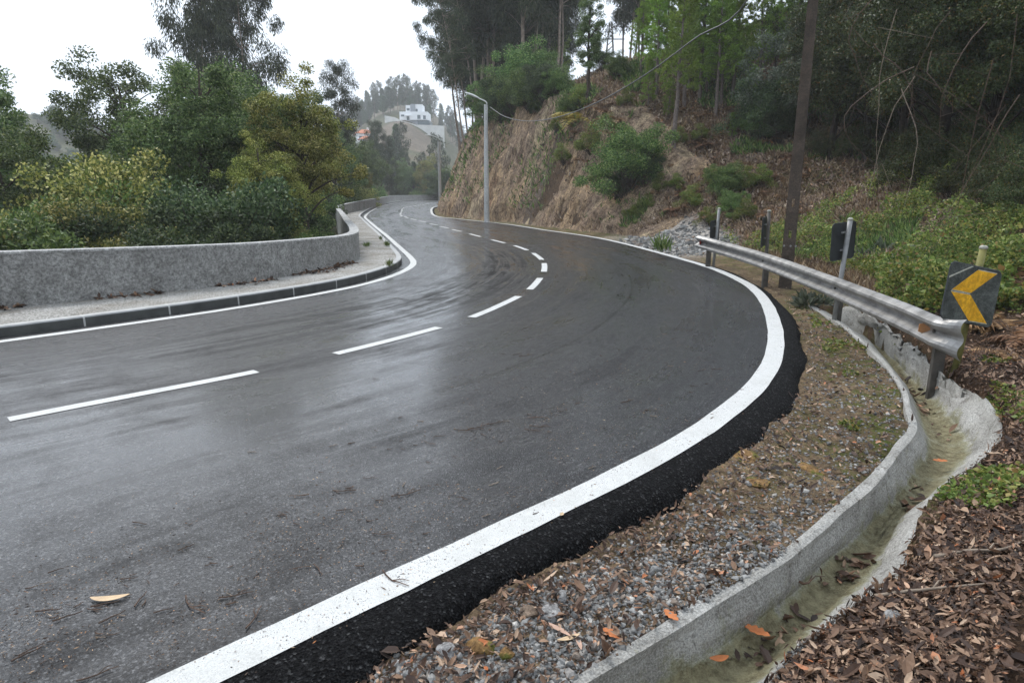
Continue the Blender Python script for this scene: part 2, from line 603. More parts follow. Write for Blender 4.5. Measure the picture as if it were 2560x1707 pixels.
MT['bark'] = flat_mat('dark_bark', (0.075, 0.06, 0.048), 0.9, 0.15, var=0.5, scale=9, bump=0.6)
MT['bark_black'] = flat_mat('blackish_bark', (0.030, 0.023, 0.018), 0.9, 0.1, var=0.5, scale=9, bump=0.6)  # near-black bark of the laurel trees
MT['bark_euc'] = flat_mat('pale_bark', (0.27, 0.215, 0.175), 0.85, 0.15, var=0.45, scale=5, bump=0.3)
MT['bark_pine'] = flat_mat('pine_bark', (0.16, 0.13, 0.115), 0.9, 0.15, var=0.5, scale=9, bump=0.6)
MT['leaf_oak'] = leaf_mat('oak_leaves', [(0, (0.028, 0.05376, 0.01456)), (0.45, (0.084, 0.1344, 0.03808)), (0.8, (0.1512, 0.2128, 0.0672)), (1, (0.28, 0.3248, 0.1344))], trans=0.3, big=(0.9, (0.95, 0.95, 0.95)))
MT['leaf_dark'] = leaf_mat('dark_bush_leaves', [(0, (0.0162, 0.0324, 0.01215)), (0.5, (0.0486, 0.0783, 0.0297)), (0.85, (0.0945, 0.135, 0.0513)), (1, (0.189, 0.2228, 0.1013))])
MT['leaf_yellow'] = leaf_mat('autumn_leaves', [(0, (0.06, 0.070, 0.014)), (0.4, (0.19, 0.188, 0.040)), (0.75, (0.36, 0.325, 0.085)), (1, (0.55, 0.48, 0.20))], big=(0.8, (0.75, 0.90, 0.75)), trans=0.3)
MT['leaf_euc'] = leaf_mat('eucalyptus_leaves', [(0, (0.01408, 0.02304, 0.01152)), (0.5, (0.04352, 0.05888, 0.0288)), (0.85, (0.08, 0.096, 0.04992)), (1, (0.1472, 0.1536, 0.096))], big=(0.6, (0.76, 0.76, 0.512)))
MT['leaf_pine'] = leaf_mat('pine_needles', [(0, (0.0784, 0.1456, 0.02016)), (0.5, (0.224, 0.336, 0.0504)), (1, (0.4032, 0.4928, 0.112))], trans=0.4, big=(0.8, (0.728, 0.84, 0.672)))
MT['leaf_shrub'] = leaf_mat('shrub_leaves', [(0, (0.03375, 0.07125, 0.01875)), (0.5, (0.0975, 0.1725, 0.045)), (0.85, (0.1969, 0.2906, 0.07875)), (1, (0.3937, 0.45, 0.1688))])
MT['leaf_mixed'] = leaf_mat('yellowing_shrub_leaves', [(0, (0.05356, 0.08034, 0.01785)), (0.45, (0.1518, 0.1876, 0.04285)), (0.75, (0.3571, 0.3392, 0.08926)), (1, (0.7141, 0.6427, 0.2678))], trans=0.3)
MT['leaf_laurel'] = leaf_mat('glossy_leaves', [(0, (0.0176, 0.0286, 0.0099)), (0.55, (0.0462, 0.0682, 0.022)), (0.88, (0.0935, 0.1155, 0.044)), (1, (0.165, 0.0935, 0.033))], rough=0.42, spec=0.2, trans=0.18, big=(0.7, (0.95, 0.88, 0.66)))
MT['slope_leaves'] = leaf_mat('slope_dead_leaves', [(0, (0.069, 0.046, 0.0345)), (0.4, (0.1725, 0.1207, 0.092)), (0.75, (0.3105, 0.2185, 0.161)), (0.93, (0.483, 0.391, 0.3105)), (1, (0.4025, 0.184, 0.0805))], trans=0.1)
MT['leaf_olive'] = leaf_mat('grey_green_leaves', [(0, (0.04, 0.055, 0.03)), (0.6, (0.10, 0.12, 0.08)), (1, (0.22, 0.24, 0.18))], rough=0.4, spec=0.4)
MT['leaf_bramble'] = leaf_mat('bramble_leaves', [(0, (0.045, 0.075, 0.012)), (0.4, (0.125, 0.195, 0.038)), (0.75, (0.235, 0.30, 0.07)), (0.92, (0.36, 0.34, 0.10)), (1, (0.26, 0.15, 0.06))], rough=0.5, trans=0.35, big=(1.1, (0.85, 0.75, 0.7)))
MT['leaf_fern'] = leaf_mat('rusty_fronds', [(0, (0.075, 0.035, 0.0175)), (0.5, (0.2125, 0.1063, 0.05)), (1, (0.4, 0.2375, 0.1187))], trans=0.25)
MT['leaf_gold'] = leaf_mat('golden_fronds', [(0, (0.25, 0.20, 0.03)), (0.5, (0.45, 0.38, 0.06)), (1, (0.6, 0.52, 0.12))], trans=0.3)
MT['dry'] = leaf_mat('dry_stalks', [(0, (0.091, 0.0585, 0.0364)), (0.4, (0.221, 0.1495, 0.0845)), (0.75, (0.377, 0.2795, 0.1625)), (1, (0.52, 0.429, 0.286))], trans=0.15)
MT['litter'] = leaf_mat('dead_leaves', [(0, (0.02188, 0.01406, 0.01094)), (0.35, (0.07031, 0.04063, 0.02656)), (0.62, (0.1484, 0.0875, 0.05313)), (0.84, (0.2735, 0.1719, 0.1063)), (0.95, (0.5156, 0.375, 0.2579)), (1, (0.4062, 0.1406, 0.04688))], rough=0.6, trans=0.08)
MT['grass'] = leaf_mat('green_blades', [(0, (0.04, 0.07, 0.012)), (0.6, (0.10, 0.15, 0.03)), (1, (0.2, 0.22, 0.07))], trans=0.3)
MT['far_leaf'] = leaf_mat('far_foliage', [(0, (0.032, 0.0608, 0.0288)), (0.6, (0.072, 0.112, 0.048)), (1, (0.128, 0.16, 0.072))])
M = Mat('loose_stone', 0.75, 0.3)
g = M.node('ShaderNodeNewGeometry')
c = M.ramp(g.outputs['Random Per Island'], [(0, (0.07, 0.07, 0.068)), (0.45, (0.19, 0.186, 0.177)), (0.70, (0.31, 0.304, 0.29)), (0.9, (0.15, 0.10, 0.065)), (1, (0.48, 0.46, 0.42))])
M.col(M.mix(0.6, c, M.ramp(M.noise(60, 4, 0.7), [(0.3, (0.45, 0.45, 0.45)), (0.7, (1.4, 1.4, 1.4))]), 'MULTIPLY'))
MT['stone'] = M.m
MT['galv'] = flat_mat('weathered_zinc', (0.27, 0.262, 0.25), 0.45, 0.5, metal=0.5, var=0.45, scale=6, bump=0.15)
MT['post_dark'] = flat_mat('grimy_steel', (0.080, 0.072, 0.062), 0.6, 0.4, metal=0.2, var=0.5, scale=7)
MT['post_grey'] = flat_mat('grey_steel_tube', (0.24, 0.24, 0.235), 0.55, 0.4, metal=0.2, var=0.3, scale=7)
MT['post_moss'] = flat_mat('mossy_steel_tube', (0.17, 0.16, 0.05), 0.7, 0.3, var=0.4, scale=10)
MT['sign_back'] = flat_mat('sign_back_metal', (0.030, 0.033, 0.036), 0.5, 0.4, var=0.4, scale=5)
MT['sign_face'] = concrete('sign_grimy_black', (0.030, 0.034, 0.030), (0.115, 0.125, 0.112), 0.55, scale=7, bump=0.05, fine=60, contrast=0.6)
MT['sign_yellow'] = concrete('sign_yellow_sheet', (0.60, 0.29, 0.010), (0.78, 0.42, 0.02), 0.5, scale=12, bump=0.05, fine=90, contrast=0.25)
MT['sign_cream'] = flat_mat('sign_worn_cream', (0.42, 0.41, 0.34), 0.6, 0.3, var=0.3, scale=30)
MT['reflect_red'] = flat_mat('red_reflector', (0.48, 0.04, 0.025), 0.35, 0.5, var=0.15)
MT['reflect_orange'] = flat_mat('orange_reflector', (0.33, 0.15, 0.055), 0.4, 0.5, var=0.2)
MT['dark_pole'] = concrete('aged_pole_concrete', (0.055, 0.043, 0.034), (0.125, 0.095, 0.074), scale=2.5, bump=0.5)
MT['cable'] = flat_mat('cable_rubber', (0.10, 0.10, 0.10), 0.5, 0.4, var=0.1)
MT['lamp'] = flat_mat('lamp_shell', (0.62, 0.63, 0.60), 0.4, 0.4, var=0.08)
MT['white_render'] = flat_mat('white_render', (0.80, 0.81, 0.82), 0.8, 0.2, var=0.05, scale=0.6)
MT['grey_clad'] = flat_mat('grey_cladding', (0.28, 0.30, 0.33), 0.7, 0.3, var=0.1, scale=0.6)
MT['glass'] = flat_mat('dark_window', (0.06, 0.09, 0.10), 0.12, 0.5, var=0.2, scale=0.5)
MT['pale_wall'] = flat_mat('pale_block_wall', (0.62, 0.61, 0.58), 0.9, 0.2, var=0.12, scale=0.5)
MT['tile'] = flat_mat('terracotta_tiles', (0.42, 0.15, 0.075), 0.8, 0.2, var=0.25, scale=2)
MT['twig'] = flat_mat('wet_twig_bark', (0.085, 0.050, 0.032), 0.6, 0.35, var=0.6, scale=25)
MT['twig_pale'] = flat_mat('bleached_twig', (0.24, 0.19, 0.145), 0.8, 0.2, var=0.4, scale=20)
# ------------------------------------------------------------------ plan of the road (metres; read off the photograph)
g2 = lambda pts, z=0.0: np.array([gp(x, y, z)[:2] for x, y in pts])
L_px = [(0, 854.4), (190.5, 828.6), (381, 801.4), (600, 768.7), (812.6, 731.9), (908, 711.7), (982.7, 689.4), (1016.7, 674.5), (1033.7, 660.7), (1031.5, 650), (1021, 638.4), (999.7, 619.2), (974, 595.9), (961.4, 585.2), (940, 568.2), (918.9, 550.2), (912.5, 543.8), (916.8, 536.3), (931.6, 525.7), (950.8, 516.6), (972, 510.8), (1003.9, 505), (1035.8, 502.3)]
R_px = [(457, 1707), (800, 1543.4), (1025.5, 1439.6), (1251, 1331.4), (1476.4, 1225.5), (1701.8, 1108.2), (1792.5, 1047.8), (1877.5, 979.4), (1929.3, 905.4), (1940.4, 849.9), (1931.2, 794.4), (1912.7, 753.7), (1877.5, 716.7), (1829.5, 690.8), (1774, 668.6), (1700, 646.5), (1500, 596), (1359, 574.9), (1282.7, 562.9), (1218.9, 555.3), (1155, 548.4), (1104, 543.3), (1086, 538.7), (1078.6, 528.5), (1079.8, 522), (1086, 517.8)]
D_px = [(41, 1045, 626, 932), (846.6, 883, 1100, 818), (1180, 793.2, 1299, 739.8), (1324.7, 723.6, 1351, 694.5), (1359.7, 679.7, 1360.5, 658.8), (1355.4, 650.4, 1332.4, 632.6), (1317, 625.4, 1286.5, 614.4), (1261, 607.6, 1227.8, 599.4), (1202.3, 592.5, 1174, 584.8), (1155, 579.2, 1130.9, 574.4), (1119.4, 570.3, 1100.3, 566.5), (1092.6, 562.7, 1074.2, 559.6), (1065.8, 555.8, 1048, 552.7), (1040.3, 549.9, 1027.6, 547.3)]
Lc = catmull(np.vstack([[(-22, -9.5), (-13, -1), (-8.3, 3.9)], g2(L_px), [(-12.4, 109.3), (-7, 110.5), (2, 110.5), (18, 110.5), (45, 112)]]), 0.12)
Rc = catmull(np.vstack([[(-16, -14), (-9, -6.4), (-4.4, -1.5), (-2.1, 0.8)], g2(R_px), [(-7.2, 75), (-5.6, 81), (-2, 86), (4, 89), (15, 91), (45, 93)]]), 0.12)
Cc = catmull(np.vstack([[(-19, -11.5), (-11, -3.4), (-6.6, 1.15)], np.array([q for d in D_px for q in (gp(d[0], d[1])[:2], gp(d[2], d[3])[:2])]),
                        g2([(1014, 543), (1003.3, 539.5), (1001, 535), (1003.9, 528.7), (1012, 519.5)]), [(-10.2, 76), (-10.3, 86), (-8, 93), (-2, 98), (5, 100), (18, 101), (45, 103)]]), 0.12)
Lc = smooth(Lc, 6); Cc = smooth(Cc, 4); Rc = smooth(Rc, 4)
Rc_s, Lc_s = arc(Rc), arc(Lc)
NR, NL = normals2(Rc), normals2(Lc)


def thin(C):
    """Coarser copy of a polyline for distance tests: drops points that lie on a straight line."""
    keep = {0, len(C) - 1}
    todo = [(0, len(C) - 1)]
    while todo:
        a, b = todo.pop()
        if b - a < 2: continue
        ab = C[b] - C[a]; q = C[a + 1:b] - C[a]
        d = np.abs(ab[0] * q[:, 1] - ab[1] * q[:, 0]) / max(np.linalg.norm(ab), 1e-9)
        k = d.argmax() + a + 1
        if d.max() > 0.012 + 0.0012 * np.linalg.norm(C[k]):
            keep.add(k); todo += [(a, k), (k, b)]
    return C[sorted(keep)]


Rd = thin(Rc); Ld = thin(Lc)


def s_at(C, p):
    return arc(C)[((C - np.array(p)) ** 2).sum(1).argmin()]


sR = lambda p: s_at(Rc, p)
S_BEND, S_CL0, S_CL1, S_END = sR((1.47, 4.35)), sR((3.7, 18.2)), sR((-0.2, 31.2)), Rc_s[-1]

# concrete drain beside the road: lip outside, lip inside, floor left, floor right, apron, each from near to far
K6 = lambda p: (1700 + p[0] / 2.2174, 1000 + p[1] / 2.2174)
K5 = lambda p: (1700 + p[0] / 2.7035, 480 + p[1] / 2.7035)
dr = dict(
    A=([(0, 1170), (150, 1075), (350, 970), (560, 840), (720, 715), (880, 570), (1050, 420), (1180, 260), (1265, 150), (1250, 60)],
       [(1490, 1330), (1350, 1140), (1200, 990), (1050, 880), (950, 820), (860, 765)], -0.05),
    B=([(0, 1250), (180, 1140), (390, 1020), (600, 885), (760, 755), (920, 610), (1090, 460), (1222, 290), (1308, 165), (1285, 60)],
       [(1520, 1325), (1390, 1145), (1240, 1000), (1095, 888), (1000, 826), (900, 765)], -0.055),
    C=([(0, 1490), (200, 1380), (400, 1250), (640, 1060), (790, 900), (950, 770), (1170, 560), (1300, 385), (1385, 262), (1345, 140)],
       [(1560, 1370), (1420, 1165), (1275, 1000), (1140, 895), (1060, 850), (930, 770)], -0.24),
    Dd=([(400, 1600), (560, 1460), (760, 1260), (900, 1120), (1050, 960), (1130, 840), (1230, 650), (1430, 500), (1600, 270), (1560, 170)],
        [(1700, 1390), (1560, 1250), (1400, 1080), (1240, 930), (1130, 850), (985, 780)], -0.24),
    E=([(490, 1570), (640, 1425), (860, 1255), (1040, 1110), (1210, 1000), (1260, 830), (1340, 640), (1480, 480), (1740, 290), (1780, 170)],
       [(2060, 1390), (1800, 1230), (1650, 1120), (1450, 950), (1230, 808), (1050, 758)], 0.03))
DL = {}
for k, (a, b, z) in dr.items():
    px_ = [K6(p) for p in a] + [K5(p) for p in b]
    P = np.array([gp(x, y, z + (0.12 if k in 'C Dd' and i > 13 else 0) - (0.13 * min(1, max(0, (9.5 - i) / 2)) if k == 'E' else 0)) for i, (x, y) in enumerate(px_)])
    P = np.vstack([P[0] - (P[1] - P[0]) / np.linalg.norm((P[1] - P[0])[:2]) * 2.6, P])
    c = catmull(P, 0.02)
    f = np.linspace(0, 1, 17)
    idx = np.array([((c - q) ** 2).sum(1).argmin() for q in P])
    t = np.interp(np.linspace(0, 16, 260), np.arange(17), idx)
    DL[k] = np.stack([np.interp(t, np.arange(len(c)), c[:, j]) for j in range(3)], 1)
E_line = DL['E'][::3]
A_line = DL['A'][::3]
drain_poly = np.vstack([(DL['A'][::3, :2] * 0.6 + DL['B'][::3, :2] * 0.4), E_line[::-1, :2]])

# where the bank or the cutting begins, metres outside the road's white line
offS = np.interp(Rc_s, [S_CL0, S_CL1], [1.7, 0.55])
near = Rc_s < sR((4.2, 10.5))
dE, _ = dist_poly(Rc[near], E_line)
offS[near] = np.clip(np.abs(dE), 0.8, 2.4)
offS = smooth(offS, 14)

# wall in plan (its road side) and the height of its top
W_pl = catmull([(-19.5, -2.8), (-12, 3.2), (-8.6, 6.3), (-6.61, 8.13), (-4.35, 10.35), (-3.72, 12.0), (-3.42, 13.2), (-3.40, 14.2), (-3.75, 15.8), (-4.9, 19.8), (-7.0, 27.2), (-9.1, 34.5), (-10.25, 38.9), (-10.9, 43.5), (-11.8, 52.9), (-13.9, 70), (-16.3, 90), (-16.6, 100), (-14.5, 108), (-10, 112), (0, 112.6), (18, 112.6), (45, 114)], 0.15)
W_pl = smooth(W_pl, 3)
W_s = arc(W_pl)
W_top = np.interp(W_s, [s_at(W_pl, p) for p in [(-8.6, 6.3), (-6.61, 8.13), (-4.35, 10.35), (-3.4, 13.3), (-3.75, 15.8), (-10.25, 38.9), (-11.8, 52.9), (-16.3, 90), (-10, 112)]], [0.86, 0.84, 0.77, 0.70, 0.71, 0.70, 0.84, 0.9, 0.84])
Wd = thin(W_pl)


def hill_profile(dd, s, y):
    w = sstep(S_CL0 + 1.0, S_CL1, s)
    steep = np.where(y < 4.0, 0.17, 0.40)
    steep = 0.17 + (0.42 - 0.17) * sstep(S_BEND - 1.0, S_BEND + 3.5, s)
    d = np.maximum(dd, 0)
    nb = sstep(S_BEND + 1.6, S_BEND + 0.2, s)
    gentle = 0.03 - 0.11 * nb + 0.26 * nb * np.minimum(d, 0.3) + 0.12 * np.minimum(d, 0.8) + steep * np.clip(d - 0.8, 0, 14) + 0.33 * np.clip(d - 14.8, 0, 40) + 0.05 * np.maximum(d - 54, 0)
    ct = 2.5                                        # run of the cut face
    cl = 2.35 * np.minimum(d, ct) + 0.5 * np.clip(d - ct, 0, 3) + 0.30 * np.clip(d - ct - 3, 0, 26) + 0.04 * np.maximum(d - 32, 0)
    cl = cl * (1 - 0.18 * sstep(S_CL1 + 22, S_CL1 + 40, s))
    return gentle * (1 - w) + cl * w, w


def far_hills(x, y):
    r = np.hypot(x, y)
    az = np.degrees(np.arctan2(x, y))
    zc = np.interp(r, [95, 118, 150, 190, 232, 262, 335, 420, 900], [-3, -2, 6, 15, 24.6, 31, 47, 50, 50])
    wc = np.exp(-((az + 9.5) / 8.0) ** 2)
    zl = np.interp(r, [110, 150, 190, 235, 252, 300, 900], [-14, -9, 4, 21, 26.5, 27, 10])
    wl = np.exp(-((az + 36) / 13.0) ** 2)
    n = fbm(x * 0.02, y * 0.02, oct=3, seed=9) * 2.2 * sstep(100, 180, r)
    h = np.maximum(-14 + (zc + 14) * wc, -14 + (zl + 14) * wl) * sstep(88, 125, r) - 14 * sstep(125, 88, r)
    return h + n


def terrain(P, full=False):
    P = np.asarray(P, float)
    x, y = P[:, 0], P[:, 1]
    dR, s = dist_poly(P, Rd)
    dL, _ = dist_poly(P, Ld)
    dW, _ = dist_poly(P, Wd)
    off = np.interp(s, Rc_s, offS)
    dd = dR - off
    right = dR > 0
    zh, w = hill_profile(dd, s, y)
    r = np.hypot(x, y)
    rough = fbm(x * 0.55, y * 0.55, oct=4, seed=3) * 0.16 * sstep(0.1, 2.5, dd) + fbm(x * 2.6, y * 2.6, oct=3, seed=5) * 0.03
    verge = -0.085 + (0.115 - 0.10 * sstep(sR((4.3, 11.5)), sR((4.0, 9.6)), s)) * np.clip(dR / np.maximum(off, .3), 0, 1)
    z = np.where(dd > 0, zh, verge * sstep(0, 0.4, dR)) + rough * (1 + 2.2 * sstep(3, 12, dd))
    z = np.where(right, z - 0.16 * sstep(0.30, 0.20, dR), z)
    # beyond the wall the ground drops into the valley
    o = np.maximum(-dW, 0)
    zv = -0.35 - 0.42 * np.minimum(o, 2) - 0.30 * np.clip(o - 2, 0, 30) + fbm(x * 0.3, y * 0.3, oct=3, seed=8) * 0.25 * sstep(0.5, 4, o)
    fh = far_hills(x, y)
    zv = np.where(r > 80, np.maximum(zv, fh), zv)
    z = np.where(~right, np.where(dW < 0.0, zv, -0.3), z)
    und = sstep(0.0, 0.2, dd) * sstep(3.6, 3.0, dd) * sstep(0.06, 0.2, w) * right
    ind = inside(P, drain_poly) & right
    z = np.where(ind, np.minimum(z, 0) - 0.42, z)
    nr = np.hypot(x, y) < 14
    if nr.any():
        de, _ = dist_poly(P[nr], E_line)
        z[nr] -= 0.16 * sstep(0.17, 0.08, np.abs(de)) * right[nr] * sstep(S_BEND + 0.8, S_BEND + 1.8, s[nr])
    if full:
        return z - 0.45 * und, dict(dR=dR, s=s, dL=dL, dW=dW, dd=dd, w=w, right=right, r=r, ind=ind)
    return z


def tz(x, y):
    return float(terrain(np.array([[x, y]]))[0])


# ------------------------------------------------------------------ ground sheet
def ground():
    rs = [0.55]
    while rs[-1] < 740:
        r = rs[-1]
        rs.append(r * (1.013 if r < 14 else 1.0085 if r < 90 else 1.02))
    rs = np.array(rs)
    th = np.radians(np.concatenate([np.arange(-180, -62, 6), np.arange(-62, -46, 0.6), np.arange(-46, 46, 0.24), np.arange(46, 62, 0.6), np.arange(62, 180, 6)]))
    rr, tt = np.meshgrid(rs, th, indexing='ij')
    P = np.stack([(rr * np.sin(tt)).ravel(), (rr * np.cos(tt)).ravel()], 1)
    z, q = terrain(P, True)
    x, y = P[:, 0], P[:, 1]
    n, m = rr.shape
    F = grid_faces(n, m, True)[:, ::-1]
    c0 = np.array([[0, 0, z[:m].mean()]])
    k = np.arange(m)
    tri = np.stack([k, (k + 1) % m, np.full(m, n * m)], 1)[:, ::-1]
    # what lies where (bare materials)
    C = np.tile(np.array([[0.105, 0.072, 0.048]]), (len(P), 1))
    nz = fbm(x * 0.16, y * 0.16, oct=4, seed=21)
    forest = np.array([0.15, 0.095, 0.062]); green = np.array([0.050, 0.062, 0.022]); grey = np.array([0.18, 0.155, 0.135])
    litter = np.array([0.070, 0.043, 0.027]); dirt = np.array([0.185, 0.135, 0.085])
    hillm = sstep(0.5, 4, q['dd'])[:, None] * q['right'][:, None]
    hc = forest + (grey - forest) * sstep(0.1, 0.7, nz)[:, None] + (green - forest) * sstep(0.15, 0.8, -nz)[:, None] * 0.6
    C = C * (1 - hillm) + hc * hillm
    bank = (q['right'] * (q['dd'] > -0.1) * sstep(S_BEND + 7, S_BEND + 2, q['s']))[:, None]
    C = C * (1 - bank) + litter * bank
    vg = (q['right'] * sstep(0.15, -0.1, q['dd']))[:, None]
    C = C * (1 - vg) + dirt * vg
    va = ((~q['right']) * (q['dW'] < 0))[:, None]
    C = np.where(va > 0, np.array([[0.055, 0.052, 0.028]]), C)
    far = (~q['right']) * sstep(105, 130, q['r'])
    fc = np.array([0.075, 0.080, 0.042]) + (np.array([0.13, 0.115, 0.075]) - np.array([0.075, 0.080, 0.042])) * sstep(-0.05, 0.5, fbm(x * 0.022, y * 0.022, oct=4, seed=40))[:, None]
    slope_field = (np.abs(np.degrees(np.arctan2(x, y)) + 11.0) < 4.5 + 0.8 * nz) * (q['r'] > 172) * (q['r'] < 226 + 8 * nz)
    fc = np.where(slope_field[:, None], np.array([[0.13, 0.108, 0.08]]) * (1 + 0.25 * nz[:, None]), fc)
    C = C * (1 - far[:, None]) + fc * far[:, None]
    # pale stony debris at the foot of the slope
    deb = np.exp(-(((x - 4.9) / 1.7) ** 2 + ((y - 19.6) / 3.2) ** 2)) * q['right']
    C = C + (np.array([0.50, 0.485, 0.46]) - C) * np.clip(deb * 1.9 - 0.25 + 0.4 * nz, 0, 1)[:, None]
    moss = q['right'] * np.clip(sstep(-1.5, -0.3, q['dd']) * sstep(0.2, -0.1, q['dd']) * sstep(S_BEND - 2.5, S_BEND + 1, q['s']) * 1.0 + 0.35 * sstep(0.5, 3, q['dd']) * (1 - q['w']), 0, 1)
    g = mk('ground', np.vstack([np.stack([x, y, z], 1), c0]), [F, tri], MT['soil'], None, True, attrs={'Col': np.vstack([C, C[:1]]), 'moss': np.append(moss, 0)})
    tag(g, 'brown leaf strewn soil of verge, bank and hillside', None, None, 'structure')


ground()


# ------------------------------------------------------------------ cut rock face beside the far lane
def rock_face():
    i0 = int(np.searchsorted(Rc_s, S_CL0 + 2.2)); i1 = int(np.searchsorted(Rc_s, sR((-5.6, 81))))
    idx = np.arange(i0, i1)
    base, nn = Rc[idx], smooth(NR, 40)[idx]
    nn = nn / np.linalg.norm(nn, axis=1)[:, None]
    d = np.concatenate([np.linspace(-0.15, 2.5, 46), np.linspace(2.6, 4.3, 12)])
    off = offS[idx]
    X = base[:, None, :] + nn[:, None, :] * (off[:, None, None] + d[None, :, None])
    P = X.reshape(-1, 2)
    z, q = terrain(P, True)
    zb = terrain(P)
    s = np.repeat(Rc_s[idx], len(d)); dl = np.tile(d, len(idx))
    edge = sstep(4.3, 3.2, dl) * sstep(-0.15, 0.25, dl) * sstep(S_CL0 + 2.2, S_CL0 + 6, s)
    f = fbm(s * 0.55, zb * 0.22, dl * 0.3, 4, 31) * 0.30 + np.abs(fbm(s * 1.5, zb * 0.5, dl, 4, 33)) * 0.24 - fbm(s * 5.0, zb * 1.6, dl * 3, 3, 35) * 0.07
    n2 = np.repeat(nn, len(d), axis=0)
    P3 = np.stack([P[:, 0] + n2[:, 0] * f * edge, P[:, 1] + n2[:, 1] * f * edge, zb + 0.10 * edge - 0.12 * (1 - edge) - 0.2 * f * edge], 1)
    o = mk('rock_face', P3, [grid_faces(len(idx), len(d))], MT['rock'], None, True)
    tag(o, 'steep reddish brown rock cutting beside the far lane', None, None, 'structure')


rock_face()


# ------------------------------------------------------------------ road
def strip(C, N, a, b, z, i0=0, i1=None, name='strip', mat=None, parent=None):
    c, n = C[i0:i1], N[i0:i1]
    s = arc(c)
    V = []
    for o in (a, b):
        V.append(np.column_stack([c + n * o, np.full(len(c), z)]))
    V = np.stack(V, 1).reshape(-1, 3)
    uv = np.stack([np.tile([0., 1.], len(c)), np.repeat(s, 2)], 1)
    return mk(name, V, [grid_faces(len(c), 2)], mat, parent, False, uv)


def road():
    n = len(Cc)
    _, sl = dist_poly(Cc, Lc[::2]); _, sr = dist_poly(Cc, Rc[::2])
    sl = smooth(np.maximum.accumulate(sl), 12); sr = smooth(np.maximum.accumulate(sr), 12)
    pl = np.stack([np.interp(sl, Lc_s, Lc[:, k]) for k in (0, 1)], 1)
    pr = np.stack([np.interp(sr, Rc_s, Rc[:, k]) for k in (0, 1)], 1)
    lanes = [pl + (Cc - pl) * t for t in np.linspace(0, 1, 7)] + [Cc + (pr - Cc) * t for t in np.linspace(0, 1, 7)[1:]]
    G = np.stack(lanes, 1)
    sc = arc(Cc)
    m = G.shape[1]
    V = np.column_stack([G.reshape(-1, 2), np.zeros(n * m)])
    uv = np.stack([np.tile(np.linspace(0, 1, m), n), np.repeat(sc, m)], 1)
    polys = [grid_faces(n, m)[:, ::-1] * 1]
    Vs, UVs = [V], [uv]
    base = len(V)
    k = len(Lc)                                   # gutter strip along the kerb
    Vl = np.stack([np.column_stack([Lc - NL * 0.42, np.full(k, 0.0)]), np.column_stack([Lc, np.full(k, 0.0)])], 1).reshape(-1, 3)
    polys.append(grid_faces(k, 2)[:, ::-1] + base); Vs.append(Vl)
    UVs.append(np.stack([np.tile([-0.06, 0.0], k), np.repeat(Lc_s, 2)], 1))
    UV = np.vstack(UVs)
    va = s_at(Cc, (0.7, 13.5))
    sc_ = np.exp(-((UV[:, 0] - 0.36) / 0.10) ** 2) * np.exp(-((UV[:, 1] - va) / 6.5) ** 2) + 0.6 * np.exp(-((UV[:, 0] - 0.22) / 0.08) ** 2) * np.exp(-((UV[:, 1] - va + 6.5) / 4.5) ** 2) + 0.45 * np.exp(-((UV[:, 0] - 0.62) / 0.07) ** 2) * np.exp(-((UV[:, 1] - va + 1) / 5.0) ** 2)
    r = mk('road', np.vstack(Vs), polys, MT['asphalt'], None, True, UV, attrs={'scuff': np.clip(sc_, 0, 1)})
    tag(r, 'wet dark asphalt road curling through a hairpin bend', None, None, 'structure')
    # rounded ragged edge outside the right-hand line
    rag = fbm(Rc_s * 1.3, Rc_s * 0 + 3.1, oct=4, seed=51)
    wide = 0.175 + 0.065 * sstep(S_CL0, S_BEND, Rc_s) + 0.03 * rag
    prof = [(0.0, 0.0), (0.35, 0.0), (0.62, -0.006), (0.82, -0.022), (0.95, -0.055), (1.05, -0.10), (1.12, -0.17)]
    k = len(Rc)
    Vr = []
    for j, (t, z) in enumerate(prof):
        jit = (fbm(Rc_s * 9, Rc_s * 0 + j * 7.3, oct=3, seed=53) * 0.012) if j > 2 else 0
        Vr.append(np.column_stack([Rc + NR * ((wide * 1.25) * t + jit)[:, None], np.full(k, z)]))
    Vr = np.stack(Vr, 1).reshape(-1, 3)
    sh = mk('shoulder_edge', Vr, [grid_faces(k, len(prof))], MT['asphalt_edge'], r, True,
            np.stack([np.tile(np.linspace(1, 1.1, len(prof)), k), np.repeat(Rc_s, len(prof))], 1))
    sh['label'] = 'black rounded broken edge of the asphalt'
    wv = fbm(Rc_s * 2.2, Rc_s * 0 + 9, oct=3, seed=54) * 0.006
    for C_, N_, a, b, lab in ((Rc, NR, -0.085, 0.085, 'broad white line along the outer edge'), (Lc, NL, -0.07, 0.07, 'white line beside the kerb')):
        V = []
        for o_ in (a, b):
            j = fbm(arc(C_) * 3.1, arc(C_) * 0 + o_ * 90, oct=4, seed=55) * 0.006
            V.append(np.column_stack([C_ + N_ * (o_ + j)[:, None], np.full(len(C_), 0.004)]))
        e = mk('edge_line', np.stack(V, 1).reshape(-1, 3), [grid_faces(len(C_), 2)], MT['paint'], r)
        e['label'] = lab
    NC = normals2(Cc)
    ends = [(s_at(Cc, gp(d[0], d[1])[:2]), s_at(Cc, gp(d[2], d[3])[:2])) for d in D_px]
    s0 = ends[-1][1] + 1.2
    while s0 < sc[-1] - 45:
        ends.append((s0, s0 + 1.9)); s0 += 3.0
    s1 = ends[0][0] - 2.0
    ends.append((s1 - 1.7, s1))
    for a, b in ends:
        i, j = int(np.searchsorted(sc, a)), int(np.searchsorted(sc, b)) + 1
        strip(Cc, NC, -0.06, 0.06, 0.004, i, j, 'lane_dash', MT['paint'], r)


road()


